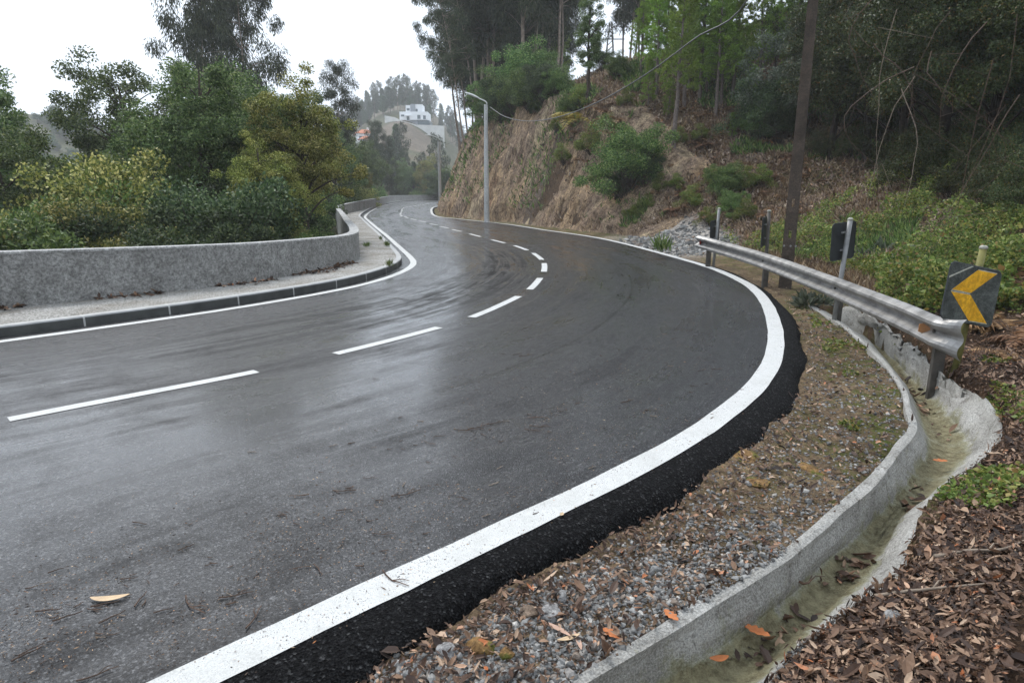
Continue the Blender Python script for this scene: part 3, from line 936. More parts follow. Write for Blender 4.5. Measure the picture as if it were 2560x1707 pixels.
def loft(name, lines, mat, parent=None, smooth_=True, uv=None, flip=False, attrs=None):
    G = np.stack(lines, 1)
    f = grid_faces(G.shape[0], G.shape[1])
    return mk(name, G.reshape(-1, 3), [f[:, ::-1] if flip else f], mat, parent, smooth_, uv, attrs)


# kerb
def kerb():
    k = len(Lc)
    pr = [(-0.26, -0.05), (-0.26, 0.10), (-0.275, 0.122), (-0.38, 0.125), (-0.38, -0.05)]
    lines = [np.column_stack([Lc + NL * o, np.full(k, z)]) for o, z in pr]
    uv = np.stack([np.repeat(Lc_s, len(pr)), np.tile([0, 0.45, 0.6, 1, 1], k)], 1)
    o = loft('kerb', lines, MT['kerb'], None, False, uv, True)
    tag(o, 'low dark grey concrete kerb edging the inner lane', None, None, 'structure')


kerb()


def pavement():
    P = Lc - NL * 0.379
    _, sw = dist_poly(P, W_pl[::2])
    sw = smooth(np.maximum.accumulate(sw), 10)
    Q = np.stack([np.interp(sw, W_s, W_pl[:, k]) for k in (0, 1)], 1)
    Q = Q + (Q - P) / np.maximum(np.linalg.norm(Q - P, axis=1), .1)[:, None] * 0.06
    lines = []
    for t in np.linspace(0, 1, 12):
        X = P + (Q - P) * t
        z = 0.118 + 0.012 * np.sin(t * 3.1) + fbm(X[:, 0] * 2, X[:, 1] * 2, oct=3, seed=61) * 0.012 * (0 < t)
        lines.append(np.column_stack([X, z]))
    o = loft('pavement', lines, MT['pavement'], None, True, None, True)
    tag(o, 'gritty pale footway between kerb and wall', None, None, 'structure')


pavement()


def low_wall():
    k = len(W_pl); NW = normals2(W_pl)
    root = empty('low_wall', (-6.61, 8.13, 0.0))
    o3 = np.array(root.location)
    T = 0.20
    def line(o, z): return np.column_stack([W_pl + NW * np.reshape(o, (-1, 1)), np.broadcast_to(z, (k,))]) - o3
    wob = fbm(W_s * 1.1, W_s * 0 + 2, oct=3, seed=71) * 0.008
    loft('body', [line(0, -0.05), line(wob, 0.25), line(wob * .5, W_top - 0.035)], MT['plaster'], root, False, None, True)
    loft('back', [line(-T, W_top - 0.035), line(-T, -2.2)], MT['plaster'], root, False, None, True)
    loft('skylit_top', [line(0.006, W_top - 0.035), line(0.006, W_top - 0.006), line(-0.004, W_top), line(-T + .004, W_top), line(-T - .006, W_top - 0.006), line(-T - .006, W_top - 0.035)], MT['skylit_top'], root, False, None, True)  # added thin slab; its pale colour stands in for skylight on the top
    tag(root, 'low rough grey plastered wall curving along the inner footway', 'wall')


low_wall()


# concrete drain
M = Mat('drain_channel_concrete', 0.85, 0.25)
a = M.noise(3.0, 6, 0.65); b = M.noise(95, 4, 0.7); pos = M.coord('Position')
c = M.ramp(a, [(0.36, (0.36, 0.345, 0.315)), (0.64, (0.56, 0.545, 0.51))])
c = M.mix(0.7, c, M.ramp(b, [(0.38, (0.45, 0.45, 0.44)), (0.6, (1.25, 1.25, 1.25))]), 'MULTIPLY')
c = M.mix(M.mr(M.noise(9, 6, 0.8), 0.56, 0.62, 0, 0.6), c, (0.13, 0.115, 0.095))
c = M.mix(M.attr('pale', 'Fac'), M.mix(1.0, c, (0.88, 0.875, 0.86), 'MULTIPLY'), c)
st = M.attr('stain', 'Fac')
stn = M.math('ADD', st, M.mr(M.noise(7, 6, 0.75), 0.3, 0.7, -0.45, 0.45))
silt = M.ramp(M.noise(18, 6, 0.8), [(0.36, (0.12, 0.10, 0.055)), (0.62, (0.31, 0.28, 0.165))])
c = M.mix(M.mr(stn, 0.25, 0.6), c, M.mix(0.55, c, (0.24, 0.235, 0.09)))
c = M.mix(M.mr(stn, 0.6, 0.85), c, silt)
M.col(c); M.bump(M.math('ADD', M.math('ADD', b, a), M.math('MULTIPLY', M.noise(28, 5, 0.75), 1.5)), 0.9, 0.02)
MT['drain_col'] = M.m


def drain():
    A, B, C, D, E = (DL[k] for k in ('A', 'B', 'C', 'Dd', 'E'))
    n = len(A)
    s = arc(A)
    root = empty('drainage_channel', A[90])
    o3 = np.array(root.location)
    nz = lambda k, a, f=1.6: (fbm(s * f, s * 0 + k * 5.7, oct=4, seed=81) * a)
    out = A - B; out[:, 2] = 0; out /= np.linalg.norm(out, axis=1)[:, None]
    eo = E - D; eo[:, 2] = 0; eo /= np.maximum(np.linalg.norm(eo, axis=1), 1e-6)[:, None]
    def L_(P, k, a=0.008): 
        q = P.copy(); q[:, 0] += nz(k, a); q[:, 1] += nz(k + 1, a); q[:, 2] += nz(k + 2, a * .6); return q - o3
    A0 = A + out * 0.02; A0[:, 2] -= 0.2
    lip = loft('channel_wall', [L_(A0, 1), L_(A, 2), L_(A * .5 + B * .5 + [0, 0, .004], 3, .004), L_(B, 4), L_(B * .7 + C * .3, 6, .012), L_(B * .35 + C * .65, 8, .012), L_(C, 10)],
               MT['drain_col'], root, False, None, False, {'stain': np.tile([0, 0, 0, 0, 0.05, 0.15, 0.5], n), 'pale': np.tile([.4, .8, .9, .6, 0, 0, 0], n)})
    fl = []
    for j, t in enumerate(np.linspace(0, 1, 9)):
        P = C + (D - C) * t
        P[:, 2] -= 0.05 * math.sin(t * math.pi)
        fl.append(L_(P, 10 if j == 0 else 30 if j == 8 else 12 + j, 0.008 if j in (0, 8) else 0.012))
    loft('channel_floor', fl, MT['drain_col'], root, True, None, False, {'stain': np.tile([0.5, 0.85, 0.95, 1.0, 1.0, 1.0, 0.95, 0.8, 0.5], n), 'pale': np.zeros(n * 9)})
    ap = []
    ts = np.linspace(0, 1, 9)
    lump = np.interp(np.arange(n), [0, 150, 175, n], [0.012, 0.02, 0.05, 0.05])
    for j, t in enumerate(ts):
        P = D + (E - D) * t
        P[:, 2] = D[:, 2] + (E[:, 2] - D[:, 2]) * (0.65 * t + 0.35 * math.sin(t * math.pi / 2))
        if j not in (0,):
            P[:, 2] += fbm(P[:, 0] * 5, P[:, 1] * 5, oct=4, seed=88) * lump * (0.4 + t)
        ap.append(L_(P, 30 if j == 0 else 32 + j, 0.008 if j == 0 else 0.014))
    E1 = E + eo * 0.10; E1[:, 2] -= 0.03
    E2 = E + eo * 0.2; E2[:, 2] -= 0.3
    ap += [L_(E1, 45, .02), L_(E2, 46, .02)]
    loft('apron', ap, MT['drain_col'], root, True, None, False, {'stain': np.tile([0.5, 0.36, 0.2, 0.1, 0.05, 0.0, 0, 0, 0, 0, 0], n), 'pale': np.tile([.4, .8, 1, 1, 1, 1, 1, 1, .9, .5, .3], n)})
    tag(root, 'shallow concrete drainage channel with silty floor beside the bend', 'drain')


drain()


# ------------------------------------------------------------------ guard rail
def guard_rail():
    top_px = [(1747, 596, 14.05), (1775, 602, 13.75), (1912, 636.5, 11.07), (2075, 688, 8.55), (2197, 733, 6.95), (2315, 782, 5.85), (2358, 795, 5.52)]
    bot_px = [(1747, 620, 14.05), (1775, 628, 13.75), (1908, 672, 11.07), (2072, 738, 8.55), (2200, 793, 6.95), (2310, 848, 5.85), (2361, 872, 5.52)]
    T = np.array([up(*p) for p in top_px]); Bm = np.array([up(*p) for p in bot_px])
    T = catmull(T, 0.08); Bm = catmull(Bm, 0.08)
    n = 90
    T = np.stack([np.interp(np.linspace(0, 1, n), np.linspace(0, 1, len(T)), T[:, k]) for k in range(3)], 1)
    Bm = np.stack([np.interp(np.linspace(0, 1, n), np.linspace(0, 1, len(Bm)), Bm[:, k]) for k in range(3)], 1)
    mid = (T + Bm) / 2
    zt = smooth(T[:, 2], 8); zb = smooth(Bm[:, 2], 8)
    h = np.clip(zt - zb, 0.27, 0.33)
    pl = smooth(T[:, :2], 6)
    nrm = -normals2(pl)                      # plan runs towards the camera: road side is its right
    nrm = normals2(pl)
    # W profile: (height fraction, depth towards the road)
    prof = [(1.0, 0.000), (0.985, 0.022), (0.93, 0.055), (0.86, 0.078), (0.78, 0.082), (0.70, 0.068), (0.60, 0.020), (0.54, 0.002), (0.46, 0.002), (0.40, 0.020), (0.30, 0.068), (0.22, 0.082), (0.14, 0.078), (0.07, 0.055), (0.015, 0.022), (0.0, 0.0)]
    root = empty('guard_rail', (pl[n // 2][0], pl[n // 2][1], 0.0))
    o3 = np.array(root.location)
    # the free near end flares and is folded back
    ext = np.array([0.02, 0.06, 0.10, 0.15, 0.20, 0.25])
    dirv = pl[-1] - pl[-8]; dirv /= np.linalg.norm(dirv)
    rows, cs = [], []
    for i in range(n):
        rows.append((pl[i], nrm[i], zb[i], h[i], 1.0, 0.0))
    for e in ext:
        f = e / 0.25
        v = np.array([dirv[0] * math.cos(0.9 * f) + nrm[-1][0] * -math.sin(0.9 * f), dirv[1] * math.cos(0.9 * f) - nrm[-1][1] * math.sin(0.9 * f)])
        rows.append((pl[-1] + dirv * e * (1 - .25 * f) - nrm[-1] * 0.10 * f * f, nrm[-1], zb[-1] - 0.055 * f * f, h[-1] + 0.075 * f * f, 1.0 - 0.55 * f, f))
    V = []
    for p, nn, z0, hh, dep, f in rows:
        for a, b in prof:
            V.append([p[0] + nn[0] * b * dep, p[1] + nn[1] * b * dep, z0 + hh * a])
    V = np.array(V) - o3
    beam = mk('beam', V, [grid_faces(len(rows), len(prof))], MT['galv'], root, False)
    md = beam.modifiers.new('thickness', 'SOLIDIFY'); md.thickness = 0.004
    for (x, y), th in (((1776, 666), 0.0), ((1909, 712), 0.0), ((2070, 788), 0.0), ((2371, 931), 0.0)):
        b = gp(x, y, 0.0)
        k = ((pl - b[:2]) ** 2).sum(1).argmin()
        b2 = pl[k] - nrm[k] * 0.055
        z1 = zt[k] - 0.06
        m = MB()
        t = np.array([-nrm[k][1], nrm[k][0]])
        Mx = np.array([[nrm[k][0], t[0], 0], [nrm[k][1], t[1], 0], [0, 0, 1]])
        zc, hz = (z1 - 0.35) / 2, z1 + 0.35
        c0 = np.array([b2[0], b2[1], zc]) - o3
        m.box(c0 + Mx @ [0.045, 0, 0], (0.006, 0.05, hz), Mx)
        m.box(c0 + Mx @ [0.0, 0.027, 0], (0.088, 0.006, hz), Mx)
        m.box(c0 + Mx @ [-0.042, 0.014, 0], (0.006, 0.022, hz), Mx)
        m.box(c0 + Mx @ [0.0, -0.0275, 0], (0.088, 0.005, hz), Mx)
        m.build('post', MT['post_dark'], root)
        bb = MB()
        c1 = np.array([pl[k][0] + nrm[k][0] * 0.012, pl[k][1] + nrm[k][1] * 0.012, zb[k] + h[k] * 0.5]) - o3
        bb.tube([c1 - np.append(nrm[k], 0) * 0.06, c1 + np.append(nrm[k], 0) * 0.012], 0.014, 8)
        bb.build('bolt', MT['post_dark'], root)
    # reflectors sit in the trough
    for k, mt, lab, sgn in ((1, 'reflect_red', 'red triangular reflector', 1), (n - 3, 'reflect_orange', 'dull orange reflector', -1)):
        c1 = np.array([pl[k][0], pl[k][1], zb[k] + h[k] * 0.5]) - o3
        nn = np.append(nrm[k], 0); t = np.append(np.array([-nrm[k][1], nrm[k][0]]), 0)
        q = []
        for sx in (-0.004, 0.004):
            for a, b in ((0.0, -0.062), (0.0, 0.062), (0.085, 0.035), (0.085, -0.035)):
                q.append(c1 + nn * (0.004 + a * 0.95) + t * (sx + sgn * a * 0.5) + np.array([0, 0, b]))
        m = MB(); m.add(q, [[0, 1, 2, 3], [7, 6, 5, 4], [0, 4, 5, 1], [1, 5, 6, 2], [2, 6, 7, 3], [3, 7, 4, 0]])
        o = m.build('reflector', MT[mt], root); o['label'] = lab
    tag(root, 'weathered steel guard rail on the outside of the bend', 'guard rail')
    return pl, nrm, zt, zb


RAIL = guard_rail()


# ------------------------------------------------------------------ chevron signs
def plate_outline(s, r, n=6):
    pts = []
    for cx, cz, a0 in ((s - r, s - r, 0), (-s + r, s - r, 90), (-s + r, -s + r, 180), (s - r, -s + r, 270)):
        for a in np.linspace(a0, a0 + 90, n):
            pts.append((cx + r * math.cos(R_(a)), cz + r * math.sin(R_(a))))
    return pts


def slab(outline, y0, y1):
    m = MB(); n = len(outline)
    V = [(x, y0, z) for x, z in outline] + [(x, y1, z) for x, z in outline] + [(np.mean([p[0] for p in outline]), y0, np.mean([p[1] for p in outline])), (np.mean([p[0] for p in outline]), y1, np.mean([p[1] for p in outline]))]
    k = np.arange(n)
    m.add(V, np.stack([k, (k + 1) % n, n + (k + 1) % n, n + k], 1))
    m.F[3].append(np.stack([(k + 1) % n, k, np.full(n, 2 * n)], 1)); m.F[3].append(np.stack([n + k, n + (k + 1) % n, np.full(n, 2 * n + 1)], 1))
    return m


def chevron_sign(base, top, c, yaw, pit, rol, label, post_mat, chev=False, s=0.25, r_post=0.03, front=-1):
    """front = -1: the plate's face looks along local -y, post behind it."""
    root = empty('chevron_sign', base)
    o3 = np.array(base)
    p0, p1 = np.array(base, float), np.array(top, float)
    m = MB()
    ax = (p1 - p0)
    m.tube([p0 - ax * 0.25 - o3, p1 - o3], r_post, 12)
    po = m.build('post', MT[post_mat], root, True)
    cap = MB(); a = ax / np.linalg.norm(ax)
    cap.tube([p1 - o3 - a * 0.01, p1 - o3 + a * 0.012, p1 - o3 + a * 0.022], [r_post * 1.12, r_post * 1.12, r_post * 0.6], 12)
    cap.build('cap', MT['sign_cream'], po, True)
    pl = slab(plate_outline(s, 0.045), -0.002, 0.002)
    plate = pl.build('plate', MT['sign_face'] if chev else MT['sign_back'], root)
    rim = MB()
    ol = plate_outline(s, 0.045); ol = ol + ol[:1]
    rim.tube([(x, 0.004, z) for x, z in ol], 0.006, 6, False)
    rim.build('rim', MT['sign_back'], plate)
    from mathutils import Euler, Matrix
    Mx = Matrix.Translation(c) @ Matrix.Rotation(yaw, 4, 'Z') @ Matrix.Rotation(pit, 4, 'X') @ Matrix.Rotation(rol, 4, 'Y')
    plate.matrix_local = Matrix.Translation((-o3[0], -o3[1], -o3[2])) @ Mx
    k = s / 0.25
    if chev:
        for q in ([(-.195, .012), (.012, .22), (.2, .22), (-.012, .012)], [(-.2, -.008), (-.012, -.004), (.2, -.221), (.02, -.226)]):
            slab(q, -0.0046, -0.0022).build('chevron_arm', MT['sign_yellow'], plate)
            c0 = np.mean(q, axis=0)
            fr = [tuple(c0 + (np.array(p) - c0) * 1.0 + np.sign(np.array(p) - c0) * 0.007) for p in q]
            slab(fr, -0.0036, -0.0021).build('chevron_border', MT['sign_cream'], plate)
        slab([(-.246, .105), (-.246, .121), (-.052, .243), (-.035, .243)], -0.0036, -0.0021).build('chevron_border', MT['sign_cream'], plate)
    for zz in (0.12 * k, -0.12 * k):
        br = MB()
        br.box((0, 0.016, zz), (0.10, 0.028, 0.022))
        br.build('bracket', MT['post_grey'], plate)
    return root


b = up(2386, 931, 5.60); t = up(2459, 620, 5.66)
sgn = chevron_sign(b, t, (4.02, 5.545, 0.712), 0.1233, -0.171, 0.2021, '', 'post_moss', True)
tag(sgn, 'grimy black sign with yellow chevron pointing left on a mossy post', 'road sign', 'chevron signs along the guard rail')
for (bx, by, tx, ty, f, yaw, sz, pm, lab) in (
        (2087, 790, 2126, 549, 0.78, math.pi + 0.50, 0.235, 'post_grey', 'dark back of a sign plate on a grey tube beside the brambles'),
        (1912, 706, 1923, 528, 0.72, math.pi + 1.00, 0.25, 'post_dark', 'sign plate turned edge on, left of the tall concrete pole'),
        (1784, 660, 1798, 522, 0.58, math.pi + 0.90, 0.26, 'post_grey', 'dark sign plate and grey tube at the far end of the rail')):
    b = gp(bx, by, 0.0); t = up(tx, ty, b[1])
    nrm = np.array([math.sin(yaw), -math.cos(yaw), 0])
    c = b + (t - b) * f + nrm * 0.055
    sgn = chevron_sign(b, t, c, yaw, 0.0, 0.06, '', pm, False, sz)
    tag(sgn, lab, 'road sign', 'chevron signs along the guard rail')


# ------------------------------------------------------------------ poles, lamps, cable
def utility_pole():
    b = up(1961, 731, 10.9)
    root = empty('utility_pole', b)
    H = 8.6
    w = lambda z: 0.205 - 0.0125 * z
    d = lambda z: 0.13 - 0.006 * z
    yaw = -0.46
    m = MB()
    holes = [(0.92, 0.13), (1.43, 0.14)]
    cuts = [-0.3]
    for z, l in holes:
        cuts += [z, z + l]
    cuts.append(H)
    def quadbox(x0a, x1a, x0b, x1b, da, db, za, zb):
        V = [(x0a, -da / 2, za), (x1a, -da / 2, za), (x1a, da / 2, za), (x0a, da / 2, za), (x0b, -db / 2, zb), (x1b, -db / 2, zb), (x1b, db / 2, zb), (x0b, db / 2, zb)]
        m.add(V, [[0, 3, 2, 1], [4, 5, 6, 7], [0, 1, 5, 4], [1, 2, 6, 5], [2, 3, 7, 6], [3, 0, 4, 7]])
    for i in range(len(cuts) - 1):
        za, zb = cuts[i], cuts[i + 1]
        wa, wb, da, db = w(za), w(zb), d(za), d(zb)
        if i % 2 == 0:
            quadbox(-wa / 2, wa / 2, -wb / 2, wb / 2, da, db, za, zb)
        else:
            quadbox(-wa / 2, -0.024, -wb / 2, -0.024, da, db, za, zb)
            quadbox(0.024, wa / 2, 0.024, wb / 2, da, db, za, zb)
    o = m.build('shaft', MT['dark_pole'], root)
    o.rotation_euler = (0, 0, yaw)
    cr = MB()
    cr.box((0, -0.12, H - 0.35), (1.1, 0.08, 0.09))
    x = cr.build('crossarm', MT['dark_pole'], root)
    for xx in (-0.45, 0.0, 0.45):
        ins = MB()
        ins.tube([(xx, -0.12, H - 0.305), (xx, -0.12, H - 0.25), (xx, -0.12, H - 0.22)], [0.03, 0.045, 0.02], 8)
        ins.build('insulator', MT['lamp'], x)
    for px_ in (-0.07, 0.03, 0.11):
        bk = MB()
        bk.tube([(px_, -0.14, 0.80), (px_, -0.10, 0.80)], 0.016, 8)
        bk.build('bolt', MT['post_grey'], o)
    tag(root, 'tall dark concrete power pole with oval slots behind the rail', 'utility pole')
    return b + np.array([0, 0, H - 0.5])


POLE_TOP = utility_pole()


def street_lamp(b, H, r0, r1, arm, label, far=False):
    root = empty('street_lamp', b)
    m = MB()
    zz = np.linspace(-0.4, H, 8)
    m.tube([(0, 0, z) for z in zz], np.interp(zz, [0, H], [r0, r1]), 8)
    m.build('pole', MT['pole'], root, False)
    a = MB()
    A = np.array(arm)
    a.tube(A, 0.03, 8)
    ar = a.build('arm', MT['lamp'], root, True)
    c = MB()
    c.tube([(A[0][0], A[0][1], H - 0.75), (A[0][0], A[0][1], H - 0.02)], 0.055, 8)
    c.build('clamp_tube', MT['pole'], ar)
    e, dv = A[-1], (A[-1] - A[-2]) / np.linalg.norm(A[-1] - A[-2])
    h = MB()
    side = np.cross(dv, [0, 0, 1]); side /= np.linalg.norm(side); upv = np.cross(side, dv)
    prof = [(-0.06, 0.035, 0.035), (0.05, 0.09, 0.06), (0.25, 0.14, 0.085), (0.5, 0.135, 0.07), (0.66, 0.09, 0.045), (0.72, 0.03, 0.015)]
    ring = []
    for x, w, t in prof:
        for k in range(10):
            an = 2 * math.pi * k / 10
            ring.append(e + dv * x + side * w * math.cos(an) + upv * t * (math.sin(an) if math.sin(an) > 0 else 0.45 * math.sin(an)))
    h.add(ring, grid_faces(len(prof), 10, True))
    h.build('lamp_head', MT['lamp'], ar, True)
    tag(root, label, 'street lamp', 'street lamps along the far lane')
    return root


b = gp(1217, 555, 0.0)
H1 = up(1219, 262, b[1])[2]
aw = lambda px_, py_: up(px_, py_, b[1]) - b
street_lamp(b, H1, 0.15, 0.095, [aw(1217, 268), aw(1217, 258), aw(1214, 254), aw(1208, 251), aw(1196, 246)], 'pale tapered lamp post at the foot of the rock cutting')
LAMP_TOP = up(1225, 268, b[1])
b2 = gp(1101, 519.5, 0.0)
aw2 = lambda px_, py_: up(px_, py_, b2[1]) - b2
street_lamp(b2, up(1102, 355, b2[1])[2], 0.17, 0.11, [aw2(1101, 358), aw2(1101, 351), aw2(1098, 347), aw2(1090, 342.5), aw2(1083, 341)], 'far lamp post where the road vanishes behind the cutting')


def cable(p, q, sag_pts, label, r=0.016):
    root_pts = catmull([p] + sag_pts + [q], 0.4)
    m = MB(); m.tube(root_pts - p, r, 6)
    o = m.build('overhead_cable', MT['cable'], None, True)
    o.location = p
    tag(o, label, 'cable')


cable(LAMP_TOP, POLE_TOP, [up(1260, 291, 31.6), up(1320, 303.2, 28), up(1400, 292, 24.2), up(1500, 253, 20.7), up(1620, 183, 17.6), up(1740, 95, 15.2), up(1868, 2, 13.2)],
      'sagging cable strung from the near lamp post towards the tall pole')
cable(up(1104, 366, b2[1]), LAMP_TOP + np.array([0.05, 0.3, -0.1]), [up(1118, 361, 62), up(1140, 352, 54), up(1180, 322, 44)], 'thin cable joining the two lamp posts', 0.016)
#PART3
# ------------------------------------------------------------------ plants: builders
def unit(v):
    return v / np.maximum(np.linalg.norm(v, axis=-1, keepdims=True), 1e-9)


def rnd_dir(rng, n):
    return unit(rng.normal(size=(n, 3)))


def blades(P, D, L, W, rng, mid=0.45):
    """Pointed four-cornered leaves from P along D."""
    n = len(P)
    side = unit(np.cross(D, rnd_dir(rng, n)))
    L = np.broadcast_to(L, (n,))[:, None]; W = np.broadcast_to(W, (n,))[:, None]
    V = np.stack([P, P + D * L * mid + side * W / 2, P + D * L, P + D * L * mid - side * W / 2], 1).reshape(-1, 3)
    return V, np.arange(4 * n).reshape(n, 4)


def broad(P, D, N, L, W, rng, curl=0.25):
    """Leaves with a midrib: eight corners, curled."""
    n = len(P)
    S = unit(np.cross(D, N)); N = np.cross(S, D)
    L = np.broadcast_to(L, (n,))[:, None]; W = np.broadcast_to(W, (n,))[:, None]
    cu = (rng.uniform(-curl, curl, n) * 1.0)[:, None] * L
    fo = rng.uniform(0.05, 0.35, n)[:, None] * W
    at = lambda l, s, k: P + D * L * l + S * W * s + N * (cu * (l * l) * 1.2 + fo * abs(s) * 2 * k)
    V = np.stack([at(0, 0, 0), at(.28, .40, 1), at(.65, .44, 1), at(1, 0, 0), at(.65, -.44, 1), at(.28, -.40, 1), at(.3, 0, 0), at(.66, 0, 0)], 1).reshape(-1, 3)
    b = np.arange(n)[:, None] * 8
    F4 = np.concatenate([b + [1, 2, 7, 6], b + [6, 7, 4, 5]])
    F3 = np.concatenate([b + [0, 1, 6], b + [2, 3, 7], b + [7, 3, 4], b + [0, 6, 5]])
    return V, F4, F3


def limb(m, a, b, r0, r1, rng, n=6, arch=0.15, sides=5):
    a, b = np.asarray(a, float), np.asarray(b, float)
    L = np.linalg.norm(b - a)
    t = np.linspace(0, 1, n)[:, None]
    P = a + (b - a) * t
    P = P + np.array([0, 0, 1]) * (np.sin(t * math.pi) * arch * L) + np.cumsum(rng.normal(size=(n, 3)), 0) * 0.018 * L * t
    m.tube(P, np.linspace(r0, r1, n), sides, False)
    return P


def make_tree(name, rng, trunk, r0, clumps, leaf, mats, n_limbs=40, arch=0.12, twigs=2):
    """trunk: polyline; clumps: (centre, radius vector, leaves); leaf(P, D0, rng) -> V, F."""
    root = empty(name, (0, 0, -500))
    m = MB()
    trunk = np.asarray(trunk, float)
    h = np.linspace(0, 1, len(trunk))
    m.tube(trunk, r0 * (1 - 0.88 * h) * (1 + 0.35 * np.exp(-h * 18)), 8, False)
    Vs, Fs, o = [], [], 0
    for i, (c, rad, n) in enumerate(clumps):
        c = np.asarray(c, float); rad = np.asarray(rad, float)
        if i < n_limbs:
            hz = np.linalg.norm(c[:2] - trunk[:, :2], axis=1)
            zt = c[2] - 0.75 * hz.min() - 0.2
            k = np.clip(np.searchsorted(trunk[:, 2], zt), 1, len(trunk) - 2)
            rr = r0 * (1 - 0.88 * h[k])
            P = limb(m, trunk[k], c, min(rr * 0.6, 0.25 * r0 + 0.01), 0.008, rng, arch=arch)
            for _ in range(twigs):
                j = rng.integers(2, len(P))
                limb(m, P[j], c + rng.normal(size=3) * rad * 0.8, 0.012, 0.004, rng, 4, 0.05, 4)
        u = rnd_dir(rng, n) * (rng.uniform(0, 1, n) ** 0.5)[:, None]
        P = c + u * rad
        V, F = leaf(P, u, rng)
        Vs.append(V); Fs.append(F + o); o += len(V)
    m.build('trunk', mats[0], root, True)
    mk('crown', np.vstack(Vs), [np.vstack(Fs)], mats[1], root)
    note_kids(root)
    return root


def leaf_fn(L, W, droop=0.3, spread=0.8, bias=(0, 0, 0)):
    def f(P, u, rng):
        n = len(P)
        D = unit(u * 0.7 + rnd_dir(rng, n) * spread + np.array([0, 0, -droop]) + np.array(bias))
        return blades(P, D, L * rng.uniform(0.6, 1.35, n), W * rng.uniform(0.7, 1.3, n), rng)
    return f


def dome(rng, n, c, R, r, leaves, shell=0.55, gaps=0.0):
    out = []
    k = 0
    while len(out) < n:
        u = rnd_dir(rng, 1)[0]
        if u[2] < -0.55:
            continue
        f = shell + (1 - shell) * rng.uniform() ** 0.6
        q = np.asarray(c) + u * np.asarray(R) * f * (0.80 + 0.5 * vnoise(u[:1] * 2.1 + n, u[1:2] * 2.1, u[2:] * 2.1, 7)[0])
        s = r * rng.uniform(0.6, 1.35)
        out.append((q, (s, s, s * 0.7), int(leaves * rng.uniform(0.6, 1.3))))
    return out


def wob_trunk(rng, H, lean=(0, 0), wob=0.03, n=10):
    t = np.linspace(0, 1, n)
    P = np.stack([lean[0] * t ** 1.3, lean[1] * t ** 1.3, H * t], 1)
    P[1:, :2] += np.cumsum(rng.normal(size=(n - 1, 2)), 0) * wob * H / n
    return P


def oak_proto(seed, H=7.5, R=2.2, mats=('bark', 'leaf_oak'), n=64, leaves=190, L=0.105, W=0.06, cz=0.62, name='oak_tree', r=0.42, rz=None):
    rng = np.random.default_rng(seed)
    T = wob_trunk(rng, H * 0.9, (rng.normal() * .5, rng.normal() * .5), 0.06)
    cl = dome(rng, n, (T[-1][0] * .7, T[-1][1] * .7, H * cz), (R, R, rz or H * (1 - cz)), r, leaves)
    return make_tree(name, rng, T, 0.03 * H * 0.7, cl, leaf_fn(L, W), (MT[mats[0]], MT[mats[1]]), n_limbs=34)


def euc_proto(seed, H=17, lean=(0, 0), lo=0.35, Rm=1.7, n=52, leaves=150, name='eucalyptus_tree', L=0.24, W=0.05, r0=0.115, r=0.62):
    rng = np.random.default_rng(seed)
    T = wob_trunk(rng, H, lean, 0.035, 14)
    cl = []
    for i in range(n):
        h = lo + (1 - lo) * (i + rng.uniform()) / n
        k = np.array([np.interp(h, np.linspace(0, 1, len(T)), T[:, j]) for j in range(3)])
        prof = Rm * math.sin(math.pi * min(1, 0.18 + 0.82 * (1 - h) / (1 - lo)) ** 0.8 * 0.75) + 0.25
        a = rng.uniform(0, 2 * math.pi)
        d = prof * rng.uniform(0.25, 1.1)
        c = k + np.array([math.cos(a) * d, math.sin(a) * d, rng.normal() * 0.3 + 0.25])
        s = r * rng.uniform(0.55, 1.25)
        cl.append((c, (s, s, s * 1.15), int(leaves * rng.uniform(0.6, 1.3))))
    rng.shuffle(cl) if False else None
    return make_tree(name, rng, T, r0, cl, leaf_fn(L, W, droop=1.5, spread=0.65), (MT['bark_euc'], MT['leaf_euc']), n_limbs=60, arch=0.1, twigs=1)


